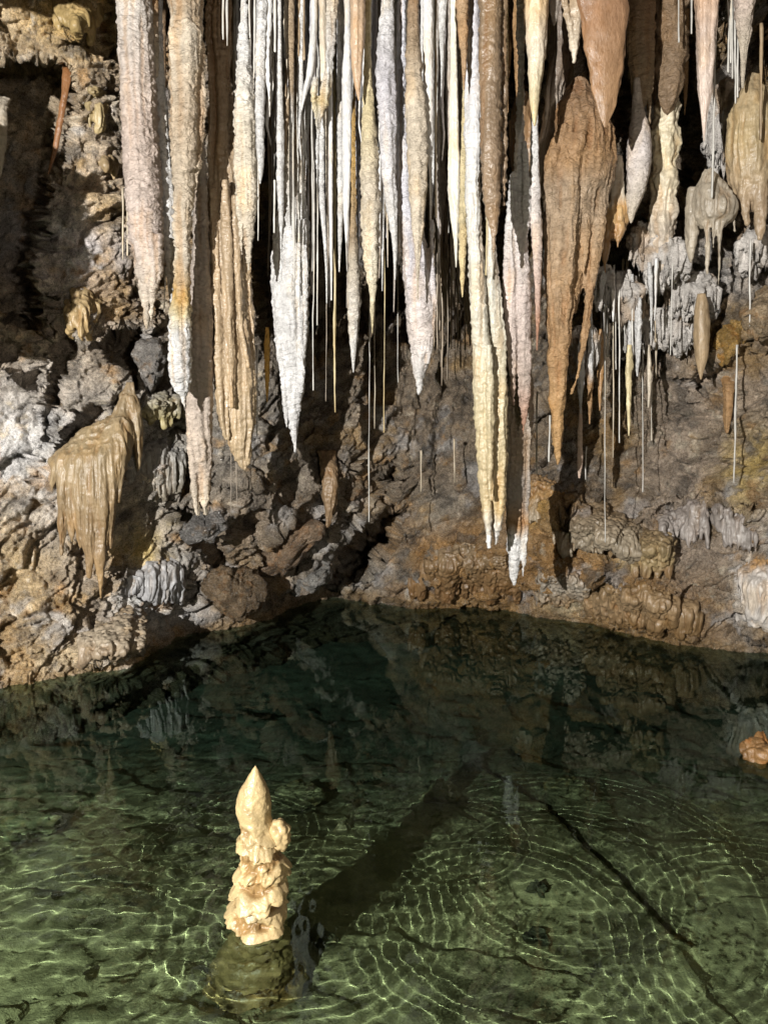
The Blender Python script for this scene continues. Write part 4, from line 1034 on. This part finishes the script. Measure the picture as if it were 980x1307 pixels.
# ------------------------------------------------------------------ rocks
def boulder(label, c, size, col, rot=0, name='boulder', group='loose rocks', blocky=1.0, sub=5, mat=None, cat='rock'):
    """an angular rock: a ball cut by many planes, then roughened"""
    _seed[0] += 3; s = _seed[0]; r = np.random.default_rng(s)
    D, Fq = _ICO[sub]
    R = np.full(len(D), 1.0)
    for k in range(15):
        n = r.normal(size=3); n /= np.linalg.norm(n); d = r.uniform(.55, .92)
        dn = D @ n
        R = np.where(dn > .05, np.minimum(R, d / np.maximum(dn, .05)), R)
    R = 1 + (R - 1) * blocky
    V = D * R[:, None] * np.array(size) / 2
    ca, sa = math.cos(rot), math.sin(rot)
    V = np.stack([V[:, 0] * ca - V[:, 2] * sa, V[:, 1], V[:, 0] * sa + V[:, 2] * ca], -1)
    Wp = V + np.array(c)
    sz = float(np.mean(size))
    f1, ed, fac, cr = voro(Wp * 16 + s, s)
    h = sz * .09 * fbm(Wp * 8 + s, 3, s) + fac * .05 - .010 * np.exp(-(ed / .12) ** 2) + .012 * (ridged(Wp * np.array([14, 14, 34]), 3, s + 1) - .3)
    V = Wp + D * h[:, None]
    n = fbm(Wp * 8, 4, s + 2)[:, None]; n2 = fbm(Wp * 22, 3, s + 4)[:, None]
    cc = np.array(col) * (1 + .45 * n + .35 * n2)
    cc = cc * (1 - sstep(.1, .5, n2) * np.array([.0, .18, .35]))
    o = mesh_from(name, V, Fq, mat or M_ROCK, col=cc)
    tag(o, label, cat, group)
    return o


def B(label, px, py, wpx, hpx, Y, col, rot=0, dep=None, **kw):
    k = pxsize(py, Y); c = at(px, py, Y)
    return boulder(label, c, (wpx * k, (dep or (wpx + hpx) / 2) * k, hpx * k), col, rot, **kw)


RW = 'rocks lodged against the cave wall'
B('dark grey squared block of rock right under the forked mauve stalactite', 262, 672, 60, 40, 5.35, (.20, .19, .18), radians(24), group=RW)
B('brown boulder at the waterline below the dark squared block', 300, 752, 84, 84, 5.85, (.21, .15, .09), radians(30), group=RW)
B('pale grey slab leaning beside the black hollow', 400, 738, 84, 42, 6.4, (.27, .26, .24), radians(38), group=RW)
B('brown slab tilted above the pale grey one', 372, 690, 150, 58, 6.15, (.22, .155, .10), radians(42), group=RW)
B('dark brown rock wedged above the black hollow', 436, 628, 70, 44, 6.4, (.19, .14, .09), radians(35), group=RW)
B('grey boulder half in the black cleft behind the pinkish stalactite', 195, 462, 52, 74, 5.45, (.27, .25, .23), radians(-20), group=RW)
B('ochre knob of rock jutting from the far wall', 932, 438, 42, 66, 5.25, (.40, .25, .08), radians(-25), group=RW)
B('tan rock corner at the brink of the far wall', 978, 400, 60, 70, 4.95, (.36, .27, .17), radians(-30), group=RW)
c = at(964, 966, 3.78)
boulder('bright orange brown rock poking out of the pool by the far bank', (c[0] + .02, c[1], .005), (.22, .2, .25), (.27, .15, .06), group='rocks in the pool', mat=M_WET)
PG = 'rocks in the pool'


def sunk(label, px, py, w, hgt, col, Y):
    x = (px - 490) / F * math.hypot(Y, CZ) * .98
    z = float(floor_z(np.array([[x]]), np.array([[Y]]))[0, 0])
    boulder(label, (x, Y, z + hgt * .2), (w, w * .8, hgt), col, rng.uniform(0, 1), group=PG, name='boulder', mat=M_FLOOR)


sunk('dark stone on the pool bed near the middle of the ripple rings', 674, 1130, .10, .14, (.08, .08, .05), 2.95)
sunk('dark stone on the pool bed at the lower side of the ripple rings', 672, 1188, .11, .12, (.08, .08, .05), 2.7)
sunk('small dark stone on the pool bed by the foot of the stalagmite shadow', 415, 1212, .13, .16, (.12, .12, .08), 2.68)
sunk('dim stone on the pool bed beyond the stalagmite shadow', 560, 1010, .26, .2, (.22, .22, .13), 3.9)
sunk('dim stone on the pool bed far over towards the reflection of the bank', 720, 1010, .3, .2, (.2, .2, .12), 3.95)
sunk('dim stone on the pool bed behind the stalagmite', 380, 1010, .3, .24, (.2, .2, .12), 3.85)
sunk('long dim stone on the pool bed at the outer left', 60, 1050, .4, .2, (.16, .17, .1), 3.5)
zf = float(floor_z(np.array([[-.16]]), np.array([[3.45]]))[0, 0])
o = drip('stalagmite', [(437, 1010, 5), (438, 1030, 18), (440, 1055, 32), (444, 1085, 46), (446, 1110, 56)], 3.5, (.34, .30, .2), hang=False, lump=.4)
o.location.z = -.36
tag(o, 'small sunken stalagmite stub beside the long shadow on the pool bed', 'stalagmite', 'stalagmites of the pool')


# ------------------------------------------------------------------ the stalagmite in the pool
def build_stalagmite():
    YB = 2.48
    pts = np.array([(326, 978, 1.5), (325.5, 984, 9), (325, 994, 20), (324, 1006, 33), (323.5, 1019, 41), (324, 1032, 43), (325, 1045, 42), (328, 1058, 47), (332, 1068, 54), (334, 1085, 60), (334, 1100, 57), (332, 1117, 64), (331, 1135, 60), (330, 1150, 64), (328, 1165, 70), (329, 1182, 68), (331, 1200, 64), (332, 1220, 70), (330, 1245, 90), (332, 1300, 130)])
    C = at(pts[:, 0], pts[:, 1], np.full(len(pts), YB)); R = pts[:, 2] / 2 * pxsize(pts[:, 1], YB)
    n, sg = 420, 150
    t = np.linspace(C[0, 2], C[-1, 2], n); zz = -C[:, 2]
    cx = np.interp(-t, zz, C[:, 0]); cr = smooth1(np.interp(-t, zz, R), 5); cr = np.maximum(cr, .0015)
    th = np.linspace(0, 2 * pi, sg, endpoint=False)
    X = np.cos(th)[None] * cr[:, None]; Yy = np.sin(th)[None] * cr[:, None]
    Z = np.broadcast_to(t[:, None], (n, sg))
    P = np.stack([X, Yy, Z], -1)
    py = np.interp(-t, zz, pts[:, 1])[:, None]
    knob = sstep(1040, 1066, py)       # rough below the smooth bullet tip
    wv = np.stack([fbm(P * 14, 2, 1), fbm(P * 14, 2, 2), fbm(P * 14, 2, 3)], -1)
    f1, ed, fac, c_ = voro(P * np.array([19, 19, 24]) + wv * .55, 909)
    d = .026 * (.5 - f1) * knob
    f1b, ed, fac, c_ = voro(P * np.array([46, 46, 52]) + wv * 1.0, 919)
    d += .011 * (.5 - f1b) * knob + .006 * knob * (ridged(P * np.array([30, 30, 40]) + wv, 2, 925) - .3)
    sh = noise(P * np.array([7, 7, 30]) + 4 + wv * .5, 931)               # stacked shelves
    d += .015 * knob * np.clip(sh * 2.6, -1, 1)
    vf = ridged(np.stack([X * 22, Yy * 22, Z * 4], -1), 2, 941)
    d += (.0025 + .003 * knob) * (vf - .2) * np.minimum(1, cr[:, None] / .03)
    d += .0022 * fbm(P * 70, 3, 951) + .009 * fbm(P * 11, 2, 955) * np.minimum(1, cr[:, None] / .03)
    # sideways shelf lips droop
    rad = np.maximum(cr[:, None] + d, cr[:, None] * .5)
    V = np.stack([cx[:, None] + np.cos(th)[None] * rad, YB + np.sin(th)[None] * rad, Z - .9 * np.clip(d, 0, 1) * knob], -1)
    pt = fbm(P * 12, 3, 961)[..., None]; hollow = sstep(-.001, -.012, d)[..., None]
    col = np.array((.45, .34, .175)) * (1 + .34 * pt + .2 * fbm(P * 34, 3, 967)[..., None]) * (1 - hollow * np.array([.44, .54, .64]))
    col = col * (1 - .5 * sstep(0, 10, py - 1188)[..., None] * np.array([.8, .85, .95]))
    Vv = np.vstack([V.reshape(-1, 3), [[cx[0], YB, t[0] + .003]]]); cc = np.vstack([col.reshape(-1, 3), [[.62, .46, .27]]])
    a = np.arange(sg)
    cap = np.stack([np.full(sg, n * sg), a, (a + 1) % sg], 1)
    Qg = grid_faces(n, sg, True)
    fn = np.cross(Vv[Qg[:, 2]] - Vv[Qg[:, 0]], Vv[Qg[:, 3]] - Vv[Qg[:, 1]])
    VN = np.zeros_like(Vv)
    for k in range(4): np.add.at(VN, Qg[:, k], fn)
    VN[-1] = (0, 0, 1)
    out_ = np.c_[np.cos(np.tile(th, n)), np.sin(np.tile(th, n))]
    if (VN[:-1, :2] * out_).sum() < 0: VN[:-1] *= -1; Qg = Qg[:, ::-1]
    VN /= np.linalg.norm(VN, axis=1, keepdims=True) + 1e-12
    row = np.repeat(np.arange(n - 1), sg); pr = np.interp(row, np.arange(n), py[:, 0])
    which = np.where(pr < 1054, 1, np.where(pr > 1187, 2, 0))
    o = None
    for k, nm in enumerate(('stalagmite', 'pointed_tip', 'sunken_foot')):
        Qk = Qg[which == k]; Tk = np.zeros((0, 3), int)
        if k == 1: Tk = np.stack([np.full(sg, n * sg), np.arange(sg), (np.arange(sg) + 1) % sg], 1)
        u, inv = np.unique(np.r_[Qk.ravel(), Tk.ravel()], return_inverse=True)
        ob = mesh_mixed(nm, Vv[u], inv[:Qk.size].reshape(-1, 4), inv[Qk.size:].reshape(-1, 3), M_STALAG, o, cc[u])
        ob.data.normals_split_custom_set_from_vertices(VN[u].astype(float).tolist())
        if o is None: o = ob
    tag(o, 'cream coloured knobbly stalagmite with a smooth pointed top standing in the pool', 'stalagmite', 'stalagmites of the pool')
    # the shoulder knob fused to its side
    k = pxsize(1062, YB); D, Fq = _ICO[5]
    c = at(356, 1066, YB - .01)
    V = D * np.array([15, 15, 22]) * k + c
    f1, ed, fac, c_ = voro(V * 42, 971)
    V = V + D * (.012 * (.5 - f1) + .004 * fbm(V * 30, 2, 973))[:, None]
    pt = fbm(V * 14, 3, 975)[:, None]
    mesh_from('shoulder_knob', V, Fq, M_STALAG, o, col=np.array((.47, .35, .18)) * (1 + .2 * pt))
    return o


build_stalagmite()

# ------------------------------------------------------------------ the lamp of the show cave, an added fill light, camera, world
ld = bpy.data.lights.new('cave_lamp', 'SPOT'); ld.energy = 5500; ld.color = (1.0, .965, .91); ld.shadow_soft_size = .03
ld.spot_size = radians(150); ld.spot_blend = .4
lo = bpy.data.objects.new('cave_lamp', ld); COL.objects.link(lo); lo.location = (-3.5, -3.2, 2.85)
lo.rotation_euler = (radians(86), 0, radians(-23)); ld.cycles.is_caustics_light = True

l2 = bpy.data.lights.new('fill_lamp', 'POINT'); l2.energy = 230; l2.color = (1.0, .88, .74); l2.shadow_soft_size = .12  # added fill light near the camera to lift the black pockets
lo2 = bpy.data.objects.new('fill_lamp', l2); COL.objects.link(lo2); lo2.location = (1.3, -1.6, 1.9)

cd = bpy.data.cameras.new('camera'); co = bpy.data.objects.new('camera', cd); COL.objects.link(co)
co.location = (0, 0, CZ); co.rotation_euler = (radians(90) - PITCH, 0, 0)
cd.sensor_fit = 'VERTICAL'; cd.angle = radians(67); cd.clip_end = 200; sc.camera = co

wd = bpy.data.worlds.new('World'); sc.world = wd; wd.use_nodes = True
bg = wd.node_tree.nodes['Background']; bg.inputs[0].default_value = (1.0, .85, .68, 1); bg.inputs[1].default_value = .045

sc.view_settings.view_transform = 'Standard'; sc.view_settings.look = 'None'
sc.view_settings.exposure = 0; sc.view_settings.gamma = 1
cy = sc.cycles
cy.use_denoising = True; cy.sample_clamp_indirect = 4; cy.max_bounces = 10; cy.diffuse_bounces = 3; cy.glossy_bounces = 4
cy.transmission_bounces = 6; cy.caustics_reflective = False; cy.caustics_refractive = True; cy.blur_glossy = .5
